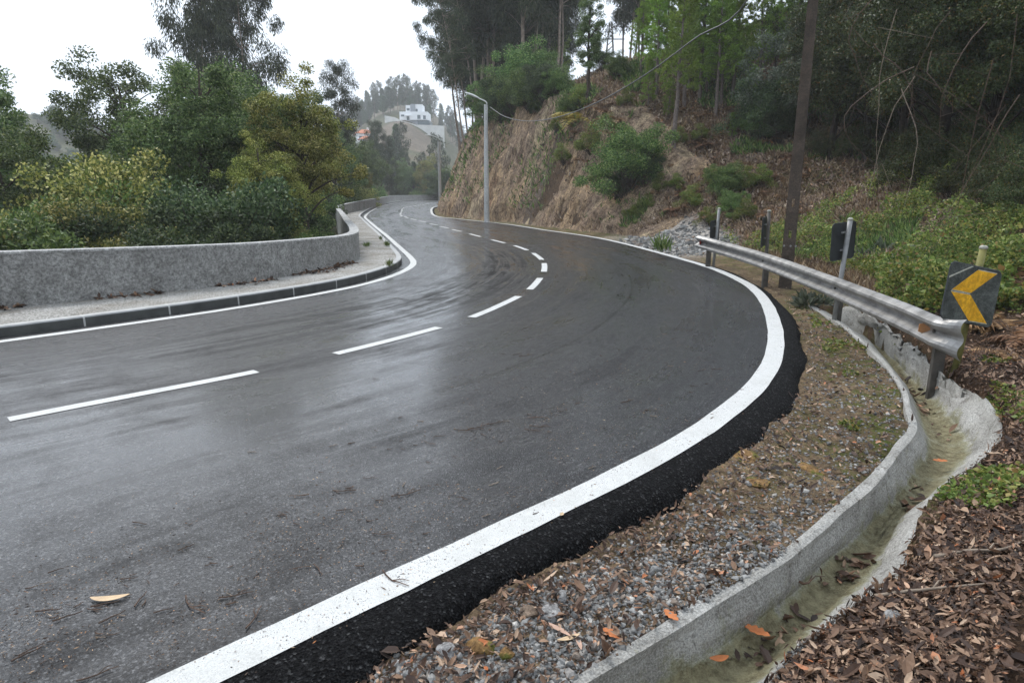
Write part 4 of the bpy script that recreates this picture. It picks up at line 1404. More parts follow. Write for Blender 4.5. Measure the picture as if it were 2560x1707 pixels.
def pine_proto(seed, H=9, Rm=1.6, lo=0.25, name='pine_tree', tufts=420, mat='leaf_pine', nl=0.26, W=0.028, needles=24):
    rng = np.random.default_rng(seed)
    root = empty(name, (0, 0, -500))
    T = wob_trunk(rng, H, (rng.normal() * .35, rng.normal() * .35), 0.03)
    m = MB()
    h = np.linspace(0, 1, len(T))
    m.tube(T, 0.016 * H * (1 - 0.85 * h), 7, False)
    Vs = []
    tips = []
    nw = int((1 - lo) * H / 0.34)
    for w in range(nw):
        hh = lo + (1 - lo) * (w + 0.5) / nw
        k = np.array([np.interp(hh, h, T[:, j]) for j in range(3)])
        Lb = Rm * (1 - hh) ** 0.7 * rng.uniform(0.75, 1.1) + 0.22
        a0 = rng.uniform(0, 6.28)
        nb = rng.integers(4, 7)
        for b in range(nb):
            if rng.uniform() < 0.12: continue
            a = a0 + 6.283 * b / nb + rng.normal() * .2
            l = Lb * rng.uniform(0.6, 1.15)
            e = k + np.array([math.cos(a) * l, math.sin(a) * l, l * rng.uniform(0.1, 0.55)])
            P = limb(m, k, e, 0.018, 0.005, rng, 5, -0.05, 4)
            for q in (0.55, 0.7, 0.82, 0.93, 1.0):
                p = k + (e - k) * q
                d = unit(e - k) * 0.8 + np.array([0, 0, 0.5])
                tips.append((p + rng.normal(size=3) * 0.05, d))
                if q < 1:
                    tips.append((p + rng.normal(size=3) * 0.16, d + rng.normal(size=3) * .3))
    tips.append((T[-1], np.array([0, 0, 1.])))
    n = len(tips)
    P = np.repeat(np.array([t[0] for t in tips]), needles, 0); D0 = np.repeat(np.array([t[1] for t in tips]), needles, 0)
    D = unit(unit(D0) * 0.75 + rnd_dir(rng, len(P)) * 0.8)
    L = nl * rng.uniform(0.7, 1.2, len(P))
    side = unit(np.cross(D, rnd_dir(rng, len(P)))) * W
    V = np.stack([P - side / 2, P + side / 2, P + D * L[:, None]], 1).reshape(-1, 3)
    m.build('trunk', MT['bark_pine'], root, True)
    # one island per tuft tone: needles of a tuft share a corner
    mk('crown', V, [np.arange(len(V)).reshape(-1, 3)], MT[mat], root)
    note_kids(root)
    return root


def shrub_proto(seed, H=1.6, R=0.9, mat='leaf_shrub', n=26, leaves=130, L=0.075, W=0.042, name='shrub', r=0.27, droop=0.1):
    rng = np.random.default_rng(seed)
    root = empty(name, (0, 0, -500))
    cl = dome(rng, n, (0, 0, H * 0.42), (R, R, H * 0.58), r, leaves, 0.4)
    m = MB(); Vs, Fs, o = [], [], 0
    lf = leaf_fn(L, W, droop, 0.8, (0, 0, 0.25))
    for c, rad, k in cl:
        limb(m, (rng.normal() * .06, rng.normal() * .06, -0.1), c, 0.016, 0.005, rng, 5, 0.08, 4)
        u = rnd_dir(rng, k) * (rng.uniform(0, 1, k) ** 0.5)[:, None]
        V, F = lf(np.asarray(c) + u * np.asarray(rad), u, rng)
        Vs.append(V); Fs.append(F + o); o += len(V)
    m.build('stems', MT['bark'], root, True)
    mk('leaves', np.vstack(Vs), [np.vstack(Fs)], MT[mat], root)
    note_kids(root)
    return root


def fern_proto(seed, mat='leaf_fern', fronds=11, L=0.75, name='bracken_fern'):
    rng = np.random.default_rng(seed)
    root = empty(name, (0, 0, -500))
    Vs, Fs, o = [], [], 0
    m = MB()
    for i in range(fronds):
        a = rng.uniform(0, 6.28); l = L * rng.uniform(0.6, 1.2)
        up_ = rng.uniform(0.5, 1.1)
        t = np.linspace(0, 1, 34)
        out = l * t * 0.85; z = l * (up_ * t - 0.75 * t * t)
        P = np.stack([np.cos(a) * out, np.sin(a) * out, z], 1)
        m.tube(P[::6], np.linspace(0.006, 0.002, len(P[::6])), 4, False)
        T = unit(np.gradient(P, axis=0)); S = unit(np.cross(T, [0, 0, 1.]))
        for sg in (-1, 1):
            w = 0.30 * l * np.sin(np.clip(t * 1.05, 0, 1) * math.pi * 0.86 + 0.35) * (t > 0.15)
            D = unit(S * sg + T * 0.35 + np.array([0, 0, -0.25]) + rng.normal(size=S.shape) * 0.12)
            ok = w > 0.01
            side = T * 0.013
            p, d, ww, s_ = P[ok], D[ok], w[ok][:, None], side[ok]
            V = np.stack([p, p + d * ww * .45 + s_, p + d * ww, p + d * ww * .45 - s_], 1).reshape(-1, 3)
            Vs.append(V); Fs.append(np.arange(len(V)).reshape(-1, 4) + o); o += len(V)
    m.build('stems', MT['twig'], root)
    mk('fronds', np.vstack(Vs), [np.vstack(Fs)], MT[mat], root)
    note_kids(root)
    return root


USED = set()


def put(proto, x, y, s=1.0, rz=0.0, label=None, cat='tree', group=None, sink=0.1, sz=None, tilt=0.0, z=None):
    if proto.name in USED:
        o = copy_tree(proto)
    else:
        o = proto; USED.add(proto.name)
    o.location = (x, y, (tz(x, y) if z is None else z) - sink)
    o.rotation_euler = (tilt * 0.4, tilt, rz)
    o.scale = (s, s, sz or s)
    for k in ('label', 'category', 'group'):
        if k in o: del o[k]
    tag(o, label, cat, group)
    return o


def xat(px_, Y, zb=0.0):
    f = Y * CP - (zb - EYE) * SP
    return (px_ - 1280.0) / 1600.0 * f


HT = {}


def tall(proto):
    """Height of a plant as built."""
    if proto.name not in HT:
        h = 0.1
        for c in KIDS[proto.name]:
            co = np.empty(len(c.data.vertices) * 3, np.float32)
            c.data.vertices.foreach_get('co', co)
            h = max(h, float(np.percentile(co[2::3], 98.5)))
        HT[proto.name] = h
    return HT[proto.name]


def stand(proto, px_, Y, ytop=None, H=None, **kw):
    """Stand a plant so that it is rooted Y metres ahead and reaches the height seen in the photograph."""
    x = xat(px_, Y)
    for _ in range(3):
        zb = tz(x, Y); x = xat(px_, Y, zb)
    keep = kw.pop('keep', 0)
    if keep:
        for _ in range(60):
            d, _s = dist_poly(np.array([[x, Y]]), Wd)
            if -d[0] >= keep: break
            if Y > 95 and x > -14: Y += 0.5
            else: x -= 0.2
        zb = tz(x, Y)
    s = kw.pop('s', 1.0)
    if ytop is not None:
        s = (up(px_, ytop, Y)[2] - zb + 0.1) / tall(proto)
    return put(proto, x, Y, s, **kw)


def on_ground(px_, py, y0=6.0, y1=110.0):
    """Where the line of sight through a point of the photograph meets the hillside."""
    Y = np.exp(np.linspace(math.log(y0), math.log(y1), 500))
    q = np.array([up(px_, py, v) for v in Y])
    z = terrain(q[:, :2])
    k = np.argmax(z >= q[:, 2])
    return q[k] if (z >= q[:, 2]).any() else q[-1]


def root_at(proto, px_, py, ytop=None, H=None, s=1.0, y0=6.0, **kw):
    q = on_ground(px_, py, y0)
    if ytop is not None:
        s = (up(px_, ytop, q[1])[2] - q[2] + 0.1) / tall(proto)
    return put(proto, q[0], q[1], s, **kw)


PR = np.random.default_rng(2024)

# ---------------- left: below the wall
oakA = oak_proto(11, 8.5, 2.6, n=140, leaves=420, L=0.085, W=0.05)
oakB = oak_proto(12, 8.0, 2.7, n=140, leaves=420, L=0.085, W=0.05)
yel = oak_proto(18, 9.0, 2.45, ('bark', 'leaf_yellow'), n=150, leaves=340, L=0.085, W=0.06, cz=0.60, name='autumn_tree', r=0.42, rz=3.7)
eucA = euc_proto(21, 17, (0.6, 0.2), 0.26, 2.3, 100, 330, r=0.7)
eucB = euc_proto(22, 19, (-1.2, 0.4), 0.34, 2.0, 95, 320, r=0.7)
eucC = euc_proto(23, 18, (0.3, -0.5), 0.38, 1.8, 80, 300, r=0.7)
eucD = euc_proto(24, 16, (-2.4, 0.3), 0.44, 2.2, 64, 260, r=0.6)
pinA = pine_proto(31, 9, 1.7)
pinB = pine_proto(32, 10, 1.5, 0.35)
pinC = pine_proto(33, 7, 1.4, 0.12)
shA = shrub_proto(41, 3.2, 1.6, 'leaf_shrub', 74, 420, 0.062, 0.036, r=0.34); shB = shrub_proto(42, 3.4, 1.7, 'leaf_mixed', 78, 420, 0.062, 0.044, r=0.34)
shC = shrub_proto(43, 3.0, 1.8, 'leaf_dark', 74, 440, 0.062, 0.036, r=0.36); shD = shrub_proto(44, 1.6, 1.0, 'leaf_bramble', 34, 200, 0.06, 0.045)
olv = shrub_proto(45, 3.0, 1.5, 'leaf_olive', 60, 260, 0.075, 0.028, 'grey_shrub', r=0.34)

GT = 'trees growing below the roadside wall'
stand(oakA, 20, 19.0, 212, 7.9, rz=0.4, label='dark oak at the left edge, rising well above the wall', group=GT, keep=1.9)
stand(oakB, 130, 17.0, 345, 7.5, rz=2.0, label='smaller rounded oak with open twiggy crown, second tree from the left', group=GT, keep=1.9)
stand(oakA, 415, 25.0, 186, 7.9, rz=2.6, label='dark oak with a ragged pointed top against pale sky', group=GT, keep=1.9)
stand(oakB, 525, 19.5, 185, 7.5, rz=4.2, sz=None, label='big dense oak in front of the tall eucalyptus', group=GT, keep=1.9)
stand(oakA, 590, 27.0, 225, 7.9, rz=5.0, label='oak half hidden behind the yellowing tree', group=GT, keep=1.9)
stand(yel, 768, 19.5, 218, 8.6, rz=1.0, label='large yellow green autumn tree beside the bend of the wall', group=GT, keep=1.3)
stand(yel, 838, 23.0, 300, 9.0, rz=3.3, label='lower autumn tree behind the right side of the large yellow one', group=GT, keep=1.9)
stand(eucA, 540, 42.0, -90, 16.8, rz=0.0, label='very tall eucalyptus reaching the top of the picture, left one of the pair', group=GT, keep=1.9)
stand(eucB, 655, 44.0, -130, 18.6, rz=1.9, label='very tall eucalyptus reaching the top of the picture, right one of the pair', group=GT, keep=1.9)
stand(eucC, 600, 47.0, -60, 17.8, rz=0.7, label='tall eucalyptus between and behind the tall pair', group=GT, keep=1.9)
stand(eucC, 858, 55.0, 160, 17.8, rz=2.4, label='slim dark eucalyptus standing alone against the sky', group=GT, keep=1.9)
stand(oakB, 872, 50.0, 330, 8.1, rz=0.4, label='dark tree at the foot of the slim eucalyptus', group=GT, keep=1.9)
stand(oakB, 800, 62.0, 246, 8.1, rz=1.4, label='hazy oak crown between yellow tree and slim eucalyptus', group=GT, keep=1.9)
stand(pinC, 905, 58.0, 415, 7.0, rz=0, label='light green young pine behind the notch of the wall', group=GT, keep=1.9)
stand(eucC, 945, 96.0, 306, 17.8, rz=0.0, label='eucalyptus with bare pale trunk behind the far wall', group=GT, keep=1.9)
stand(eucA, 975, 100.0, 345, 16.8, rz=2.2, label='eucalyptus behind the far wall, right of the pale trunk', group=GT, keep=1.9)
stand(eucB, 1010, 124.0, 372, 18.6, rz=4.2, label='thin eucalyptus farthest behind the far wall', group=GT, keep=1.9)
stand(yel, 1062, 119.0, 396, 8.9, rz=2.0, label='rounded olive tree behind the far wall beside the second lamp', group=GT, keep=1.9)
stand(oakB, 1015, 121.0, 420, 8.1, rz=2.0, label='low green tree behind the far wall', group=GT, keep=1.9)
for i, (px_, Y, yt, p, H) in enumerate([(905, 78, 375, oakA, 8.6), (925, 88, 360, oakB, 8.1), (880, 66, 345, oakA, 8.6), (955, 104, 395, oakB, 8.1), (990, 118, 405, oakA, 8.6), (1035, 120, 425, oakA, 8.6), (860, 58, 355, oakB, 8.1), (915, 66, 420, yel, 9.0)]):
    stand(p, px_, Y, yt, H, rz=i * 1.4, label='mid sized tree in the row behind the far wall', group='trees behind the far wall', keep=1.9)
stand(yel, 690, 17.0, 360, 9.0, rz=4.4, label='yellow green young tree at the left foot of the large yellow one', group=GT, keep=1.5)
GS = 'bushes crowding behind the roadside wall'
LS = [(20, 12.0, 530, shA), (95, 13.0, 525, shC), (165, 14.0, 505, shA), (235, 15.0, 440, shB), (290, 13.5, 520, shB), (320, 16.0, 405, shB), (262, 18.0, 415, shB), (375, 14.0, 520, shB), (400, 17.0, 440, shB), (470, 14.5, 515, shC), (560, 15.5, 455, shC), (612, 16.5, 500, shC), (660, 14.8, 575, shB),
      (540, 13.5, 560, shC), (440, 13.3, 575, shB), (700, 15.5, 580, shA), (760, 16.0, 585, shC), (800, 17.0, 580, shB), (838, 19.5, 560, shA), (870, 33.0, 470, shA), (905, 40.0, 470, shC), (890, 50.0, 455, shA), (935, 62.0, 455, shB), (965, 80.0, 466, shA), (1000, 106.0, 470, shC), (1045, 116.0, 478, shA), (1085, 118.0, 474, shC), (60, 16.0, 520, shC), (215, 20.0, 455, shC), (0, 15.0, 525, shC), (480, 22.0, 450, shC), (640, 21.0, 450, shC)]
adj = ['low', 'rounded', 'leafy', 'dense', 'straggly']
HS = {shA.name: 3.3, shB.name: 3.5, shC.name: 3.1}
kind = {shA.name: 'mid green', shB.name: 'yellowing', shC.name: 'dark green'}
for i, (px_, Y, yt, p) in enumerate(LS):
    stand(p, px_, Y, yt, HS[p.name], rz=i * 1.7, label=f'{kind[p.name]} bush in the thicket behind the low wall', cat='bush', group=GS + ', ' + kind[p.name], sink=0.2, keep=1.5)

# ---------------- hill on the right: eucalyptus stand above the cutting
GE = 'eucalyptus stand above the rock cutting'
eu = [eucA, eucB, eucC, eucD]
sp = [(1160, 47, 3, 0.0), (1150, 56, 3, 0.3), (1190, 50, 3, 0.2), (1172, 62, 3, 0.6)]
for px_, Y, k, rz in sp:
    stand(eu[k], px_, Y, -60 + PR.uniform(-60, 60), [16.8, 18.6, 17.8, 15.8][k], rz=rz, label='eucalyptus leaning out over the road at the left end of the stand', group=GE + ', leaning')
for i in range(46):
    px_ = 1185 + 215 * PR.uniform() ** 1.1; Y = PR.uniform(46, 76)
    k = PR.integers(0, 3)
    x = xat(px_, Y, 6)
    put(eu[k], x, Y, PR.uniform(0.85, 1.25), PR.uniform(0, 6.28), 'tall slender eucalyptus with pale trunk in the stand above the cutting', 'tree', GE)
GH = 'shrubs on the hillside right of the road'
for i, (px_, py, yt, p) in enumerate([(1150, 335, 262, shC), (1185, 320, 235, shA), (1222, 318, 215, shA), (1255, 305, 205, shC), (1290, 290, 190, shA), (1325, 285, 180, shA), (1120, 380, 300, shC), (1108, 430, 350, shA), (1140, 345, 300, shA), (1360, 262, 165, shC), (1395, 245, 175, shA),
                                        (1205, 300, 190, shA), (1245, 285, 180, shA), (1310, 262, 120, shA), (1345, 235, 130, shA), (1385, 215, 140, shC), (1275, 300, 250, shC), (1340, 290, 255, shC), (1425, 205, 150, shA), (1110, 470, 400, shC)]):
    root_at(p, px_, py, yt, {shA.name: 3.3, shC.name: 3.1}[p.name], y0=24, rz=i * 2.1, label='green shrub on the upper edge of the rock cutting', cat='bush', group='shrubs along the top of the cutting')
dark = oak_proto(61, 9.5, 1.5, n=100, leaves=280, L=0.1, W=0.055, cz=0.50, name='evergreen_tree', r=0.36, rz=4.9)
root_at(dark, 1469, 250, -15, 9.8, y0=20, rz=0.5, label='slender dark evergreen tree standing alone on the mid slope')
stand(pinB, 1398, 66, 30, 10, rz=1.0, label='thin pine on the skyline, left of the slender evergreen', group='thin skyline pines')
stand(pinB, 1375, 70, 15, 10, rz=3.0, label='thin pine on the skyline, right beside the eucalyptus stand', group='thin skyline pines')
for i, (px_, Y) in enumerate([(1570, 62), (1580, 60), (1592, 64), (1560, 66), (1606, 61)]):
    stand(eucC, px_, Y, s=1.0, rz=i * 1.3, label='bare trunked tree in the thin clump on the skyline', group='thin trunks on the skyline')

GP = 'young pines on the slope'
HP = {pinA.name: 9, pinB.name: 10, pinC.name: 7}
LP = {pinA.name: 'bright green young pine with full crown on the slope', pinB.name: 'taller bare stemmed pine on the slope', pinC.name: 'short bushy pine low on the slope'}
for i, (px_, py, yt, p) in enumerate([(1683, 384, -60, pinB), (1789, 290, -50, pinA), (1710, 270, -70, pinA), (1748, 252, -90, pinA), (1640, 240, -60, pinA), (1662, 215, -50, pinA), (1722, 225, -80, pinB), (1765, 240, -60, pinA), (1802, 262, -40, pinA), (1832, 246, -100, pinA), (1868, 318, 172, pinC),
                                     (1895, 272, -60, pinB), (1930, 262, -100, pinA), (1965, 300, -120, pinB), (1985, 232, -100, pinA), (1602, 190, -20, pinA), (1625, 172, -60, pinA), (1690, 180, -100, pinA), (1830, 345, 285, pinC), (1815, 205, -60, pinC), (1670, 300, 200, pinC), (1620, 265, 150, pinC), (1775, 225, 60, pinC), (2040, 200, -150, pinB)]):
    root_at(p, px_, py, yt, HP[p.name], y0=12, rz=i * 1.9, label=LP[p.name], group=GP + ', ' + LP[p.name].split()[0])
# shrubs lower down
for i, (px_, py, yt, p) in enumerate([(1568, 492, 318, shA), (1545, 500, 440, shC), (1610, 470, 400, shC), (1480, 392, 322, shD), (1408, 410, 365, shD), (1745, 358, 318, shD), (1700, 360, 320, shD), (1810, 500, 418, shA), (1855, 480, 420, shD), (1780, 470, 430, shD), (1900, 470, 415, shD), (1905, 350, 210, shC), (1950, 360, 260, shC), (1880, 345, 270, shA), (1420, 300, 245, shA),
                                     (1390, 330, 300, shD), (1350, 325, 300, shD), (1650, 480, 440, shD), (1690, 470, 435, shD), (1590, 545, 500, shD), (1730, 520, 470, shD), (1860, 555, 500, shD), (1830, 540, 480, shA), (1520, 330, 290, shD), (1560, 270, 225, shD), (1490, 455, 425, shD), (1640, 420, 380, shD), (1505, 180, 130, shC), (1545, 200, 140, shA), (1450, 265, 215, shD), (1620, 520, 490, shD), (1770, 560, 520, shD)]):
    H = {shA.name: 3.3, shC.name: 3.1, shD.name: 1.7}[p.name]
    lab = {shA.name: 'mid green shrub', shC.name: 'dark green shrub', shD.name: 'pale green bramble bush'}[p.name]
    root_at(p, px_, py, yt, H, y0=11, rz=i * 2.3, label=lab + ' on the brown slope beyond the guard rail', cat='bush', group=GH + ', ' + lab)
root_at(olv, 1938, 330, 82, 3.1, y0=11, rz=1.0, label='grey green shrub with silvery leaves left of the concrete pole', cat='bush')
gold = fern_proto(71, 'leaf_gold', 14, 0.9, 'yellow_fern')
root_at(gold, 1440, 305, s=1.7, y0=20, rz=0.3, label='bright yellow fern clump above the cutting near the cable', cat='fern')
fern = fern_proto(72); fern2 = fern_proto(73, 'leaf_fern', 9, 0.6)
for i in range(100):
    px_ = PR.uniform(1420, 2080); py = PR.uniform(250, 560) if px_ > 1560 else PR.uniform(250, 420)
    q = on_ground(px_, py, 10.5)
    if q[2] < 0.3 or q[1] > 70: continue
    put(fern if i % 2 else fern2, q[0], q[1], PR.uniform(0.45, 0.95), PR.uniform(0, 6.28), 'rusty brown bracken on the slope beyond the guard rail', 'fern', 'bracken on the slope', 0.05)
for i, (px_, py) in enumerate([(1540, 372), (1528, 380), (1552, 360), (1535, 345)]):
    root_at(fern, px_, py, s=1.1, y0=12, rz=i * 2.0, label='tall dead reddish bracken beside the mid slope bush', cat='fern', group='dead bracken on mid slope')
for i, (px_, Y, s) in enumerate([(2500, 6.9, 0.75), (2545, 6.5, 0.85), (2560, 7.6, 0.9), (2520, 8.0, 0.8), (2470, 8.2, 0.6), (2555, 5.6, 0.5), (2600, 6.0, 0.8)]):
    put(fern if i % 2 else fern2, xat(px_, Y, 0.6), Y, s, i * 1.1, 'rusty bracken on the bank right of the yellow chevron', 'fern', 'bracken by the chevron sign', 0.03)

# ---------------- dark wood on the far right
lau = oak_proto(81, 6.5, 2.1, ('bark_black', 'leaf_laurel'), 150, 420, 0.085, 0.036, 0.52, 'laurel_tree', 0.42, 3.3)
lau2 = oak_proto(82, 9.0, 2.8, ('bark_black', 'leaf_laurel'), 200, 420, 0.095, 0.042, 0.50, 'laurel_tree', 0.5, 4.6)
shL = shrub_proto(83, 2.6, 1.8, 'leaf_laurel', 60, 260, 0.085, 0.04, r=0.4)
GL = 'dark evergreens right of the pole'
for i, (px_, py, yt, p, y0, lab) in enumerate([
        (2075, 400, -40, lau, 10.5, 'glossy dark laurel just right of the concrete pole'),
        (2165, 410, -60, lau, 10.0, 'glossy laurel with low hanging crown above the brambles'),
        (2255, 415, -120, lau2, 10.0, 'big dark evergreen behind the glossy laurels'),
        (2350, 425, -160, lau2, 9.5, 'big dark evergreen behind the tangle of vines'),
        (2450, 430, -200, lau2, 9.0, 'big dark evergreen at the right edge of the wood'),
        (2550, 420, -260, lau2, 8.5, 'dark evergreen beyond the chevron sign at the frame edge'),
        (2120, 320, -200, lau2, 12.0, 'tall dark evergreen farther up, right of the pole'),
        (2240, 300, -200, lau2, 12.0, 'dark evergreen in the second rank behind the laurels'),
        (2380, 310, -240, lau2, 12.0, 'dark evergreen deep in the wood on the right'),
        (2520, 310, -280, lau2, 12.0, 'dark evergreen deepest in the wood at the right edge')]):
    root_at(p, px_, py, yt, {lau.name: 6.6, lau2.name: 9.2}[p.name], y0=y0, rz=i * 1.3, label=lab, group=GL)
for i, (px_, py, yt) in enumerate([(2300, 470, 330), (2390, 500, 380), (2480, 520, 400), (2560, 540, 400), (2420, 440, 300), (2530, 460, 330), (2230, 420, 330), (2610, 500, 330), (2340, 400, 270), (2130, 400, 320), (2200, 360, 250), (2300, 350, 220), (2450, 360, 200), (2560, 380, 200), (2050, 395, 330)]):
    root_at(shL, px_, py, yt, 2.7, y0=8.0, rz=i * 2.2, label='dark glossy shrub filling the shade under the evergreens', cat='bush', group='dark shrubs under the evergreens')
pl_tree = oak_proto(84, 10, 2.6, ('bark_euc', 'leaf_shrub'), 70, 170, 0.1, 0.06, 0.75, 'birch_tree', 0.5, 2.4)
root_at(pl_tree, 2560, 300, -420, 10, y0=9.0, rz=0.6, label='tree with pale grey trunk in the top right corner')


def vines():
    rng = np.random.default_rng(91)
    for i in range(13):
        px_ = rng.uniform(2180, 2560); Y = rng.uniform(7.5, 10.0)
        top = up(px_, rng.uniform(-60, 250), Y)
        zb = tz(top[0], top[1])
        a = rng.uniform(0, 6.28); l = rng.uniform(0.2, 1.3)
        end = np.array([top[0] + math.cos(a) * l, top[1] + math.sin(a) * l * .5, max(zb + 0.1, top[2] - rng.uniform(0.9, 3.0))])
        t = np.linspace(0, 1, 9)[:, None]
        P = top + (end - top) * t
        P[:, 0] += (np.sin(t[:, 0] * math.pi) * rng.normal() * 0.35); P[:, 2] += np.sin(t[:, 0] * math.pi) * rng.uniform(-0.1, 0.45)
        P += np.cumsum(rng.normal(size=P.shape) * 0.018, 0)
        m = MB(); m.tube(P - end, np.linspace(rng.uniform(0.004, 0.008), 0.002, 9), 5, False)
        for _ in range(rng.integers(1, 4)):
            j = rng.integers(2, 8); q = P[j] - end
            m.tube([q, q + rng.normal(size=3) * 0.18 + [0, 0, -.1], q + rng.normal(size=3) * 0.3 + [0, 0, -0.35]], [0.004, 0.003, 0.002], 4, False)
        o = m.build('hanging_vine', MT['twig_pale' if i % 6 == 0 else 'twig'], None, True)
        o.location = end
        tag(o, 'thin bare pale vine dangling from the dark wood' if i % 6 == 0 else 'thin bare dark vine dangling from the dark wood', 'vine', 'pale vines on the right' if i % 6 == 0 else 'dark vines on the right')


vines()


# ------------------------------------------------------------------ ground cover: what nobody could count
def scatter(n, box, ok, seed):
    """n points by angle and distance from the road bend, kept where ok(x, y, terrain info) holds."""
    rng = np.random.default_rng(seed)
    out = []
    tot = 0
    while tot < n:
        px_ = rng.uniform(box[0], box[1], n); Y = np.exp(rng.uniform(math.log(box[2]), math.log(box[3]), n))
        P = np.stack([(px_ - 1280) / 1600 * Y * CP, Y], 1)
        z, q = terrain(P, True)
        k = ok(P[:, 0], P[:, 1], q, rng)
        A = np.column_stack([P, z])[k]
        out.append(A); tot += len(A)
        if len(A) == 0: break
    return np.vstack(out)[:n], rng


def slope_normals(A, e=0.06):
    zx = terrain(A[:, :2] + [e, 0]) - terrain(A[:, :2] - [e, 0]); zy = terrain(A[:, :2] + [0, e]) - terrain(A[:, :2] - [0, e])
    return unit(np.stack([-np.clip(zx / (2 * e), -2, 2), -np.clip(zy / (2 * e), -2, 2), np.ones(len(A))], 1))


def stuff(name, label, parts, mat):
    V = np.vstack([p[0] for p in parts]); polys = []
    o = 0
    for p in parts:
        for f in p[1:]:
            polys.append(f + o)
        o += len(p[0])
    ob = mk(name, V, polys, MT[mat])
    tag(ob, label, None, None, 'stuff')


# dead leaves on the bank and verge
A, rng = scatter(34000, (1400, 2750, 1.2, 6.0), lambda x, y, q, r: q['right'] & (q['dd'] > -0.04 + 0.12 * r.uniform(size=len(x))) & ~(q['ind'] & (q['dd'] < -0.06)), 101)
B, _ = scatter(9000, (1500, 2800, 4.0, 13.0), lambda x, y, q, r: q['right'] & (q['dd'] > 0.1) & ~q['ind'] & (q['dd'] < 4), 102)
Cv, _ = scatter(6000, (700, 2380, 1.7, 12.0), lambda x, y, q, r: q['right'] & (q['dR'] > 0.31) & (q['dd'] < 0.0) & ~q['ind'] & (r.uniform(size=len(x)) < 0.45 + 0.55 * sstep(0.75, 0.42, q['dR']) + 0.5 * sstep(-0.25, -0.05, q['dd'])), 103)
Fx, _ = scatter(7000, (2300, 5200, 1.6, 12.0), lambda x, y, q, r: q['right'] & (q['dd'] > 0.1) & (q['dd'] < 14), 107)
A = np.vstack([A, B, Cv, Fx])
N = unit(slope_normals(A) + rnd_dir(rng, len(A)) * 0.5)
D = unit(np.cross(N, rnd_dir(rng, len(A))))
A[:, 2] += rng.uniform(0.002, 0.03, len(A))
L = np.clip(rng.lognormal(-3.75, 0.45, len(A)), 0.010, 0.075) * (1 + 0.03 * A[:, 1])
stuff('leaf_litter', 'brown dead leaves carpeting the bank and verge', [broad(A, D, N, L, L * rng.uniform(0.25, 0.6, len(A)), rng, 0.5)], 'litter')

# flat leaf flakes over the whole slope
A, rng = scatter(60000, (1080, 2400, 10, 55), lambda x, y, q, r: (np.exp(-(((x - 4.9) / 1.7) ** 2 + ((y - 19.6) / 3.2) ** 2)) < 0.4) & q['right'] & (q['dd'] > 0.4) & (q['dd'] < 26) & (r.uniform(size=len(x)) < np.where((q['w'] > 0.3) & (q['dd'] < 2.4), 0.12, 0.9)), 104)
A[:, 2] = terrain(A[:, :2]) + 0.02
D = unit(rnd_dir(rng, len(A)) + [0, 0, 0.2])
V, F = blades(A, D, (0.05 + 0.0035 * A[:, 1]) * rng.uniform(0.5, 1.6, len(A)), (0.03 + 0.002 * A[:, 1]), rng)
stuff('slope_litter', 'brown and grey dead leaves over the wooded slope', [(V, F)], 'slope_leaves')

# crumbs of bark and leaf on the road
rr_ = np.random.default_rng(106)
t = rr_.uniform(size=9000)
qx = np.interp(t, [0, .3, .6, .8, 1], [0, 700, 1250, 1620, 1850]) + rr_.normal(size=9000) * 170
qy = np.interp(t, [0, .3, .6, .8, 1], [1640, 1370, 1100, 940, 800]) + rr_.normal(size=9000) * 95
A = np.array([gp(a_, b_) for a_, b_ in zip(qx, np.maximum(qy, 600))])
dR, _s = dist_poly(A, Rd); dLL, _s2 = dist_poly(A, Ld)
keep_ = (dR < 0.12) & (dLL > 0.2) & (fbm(A[:, 0] * 1.4, A[:, 1] * 1.4, oct=3, seed=19) > -0.25)
A = A[keep_]; A[:, 2] = 0.007
D = unit(rnd_dir(rr_, len(A)) * [1, 1, 0.12])
V, F = blades(A, D, rr_.lognormal(-4.8, 0.5, len(A)), 0.004 * rr_.uniform(0.5, 1.6, len(A)), rr_)
stuff('road_debris', 'crumbs of bark and leaf scattered over the outer lane', [(V, F)], 'litter')

# leaves blown against the foot of the wall and into the drain
i = rng.integers(int(np.searchsorted(W_s, s_at(W_pl, (-8.6, 6.3)))), int(np.searchsorted(W_s, s_at(W_pl, (-3.4, 13.6)))), 1500)
NWl = normals2(W_pl)
w_ = fbm(W_s[i] * 1.2, W_s[i] * 0, oct=3, seed=5)
A = np.column_stack([W_pl[i] + NWl[i] * (np.abs(rng.normal(size=len(i))) * 0.10 * (1 + w_))[:, None], np.full(len(i), 0.14)])[w_ > -0.25]
k = rng.integers(0, 250, 520)
t = rng.uniform(0.05, 0.95, len(k)); f_ = fbm(k * 0.09, t * 0, oct=2, seed=6)
Bq = (DL['C'][k] * (1 - t[:, None]) + DL['Dd'][k] * t[:, None]); Bq[:, 2] -= 0.035; Bq = Bq[f_ + 0.25 * (k > 150) > 0.15]
A = np.vstack([A, Bq])
N = unit(rnd_dir(rng, len(A)) * 0.5 + [0, 0, 1]); D = unit(np.cross(N, rnd_dir(rng, len(A))))
L = np.clip(rng.lognormal(-2.9, 0.45, len(A)), 0.02, 0.13)
stuff('fallen_leaves', 'brown leaves blown along the wall foot and into the drain', [broad(A, D, N, L, L * 0.5, rng, 0.5)], 'litter')


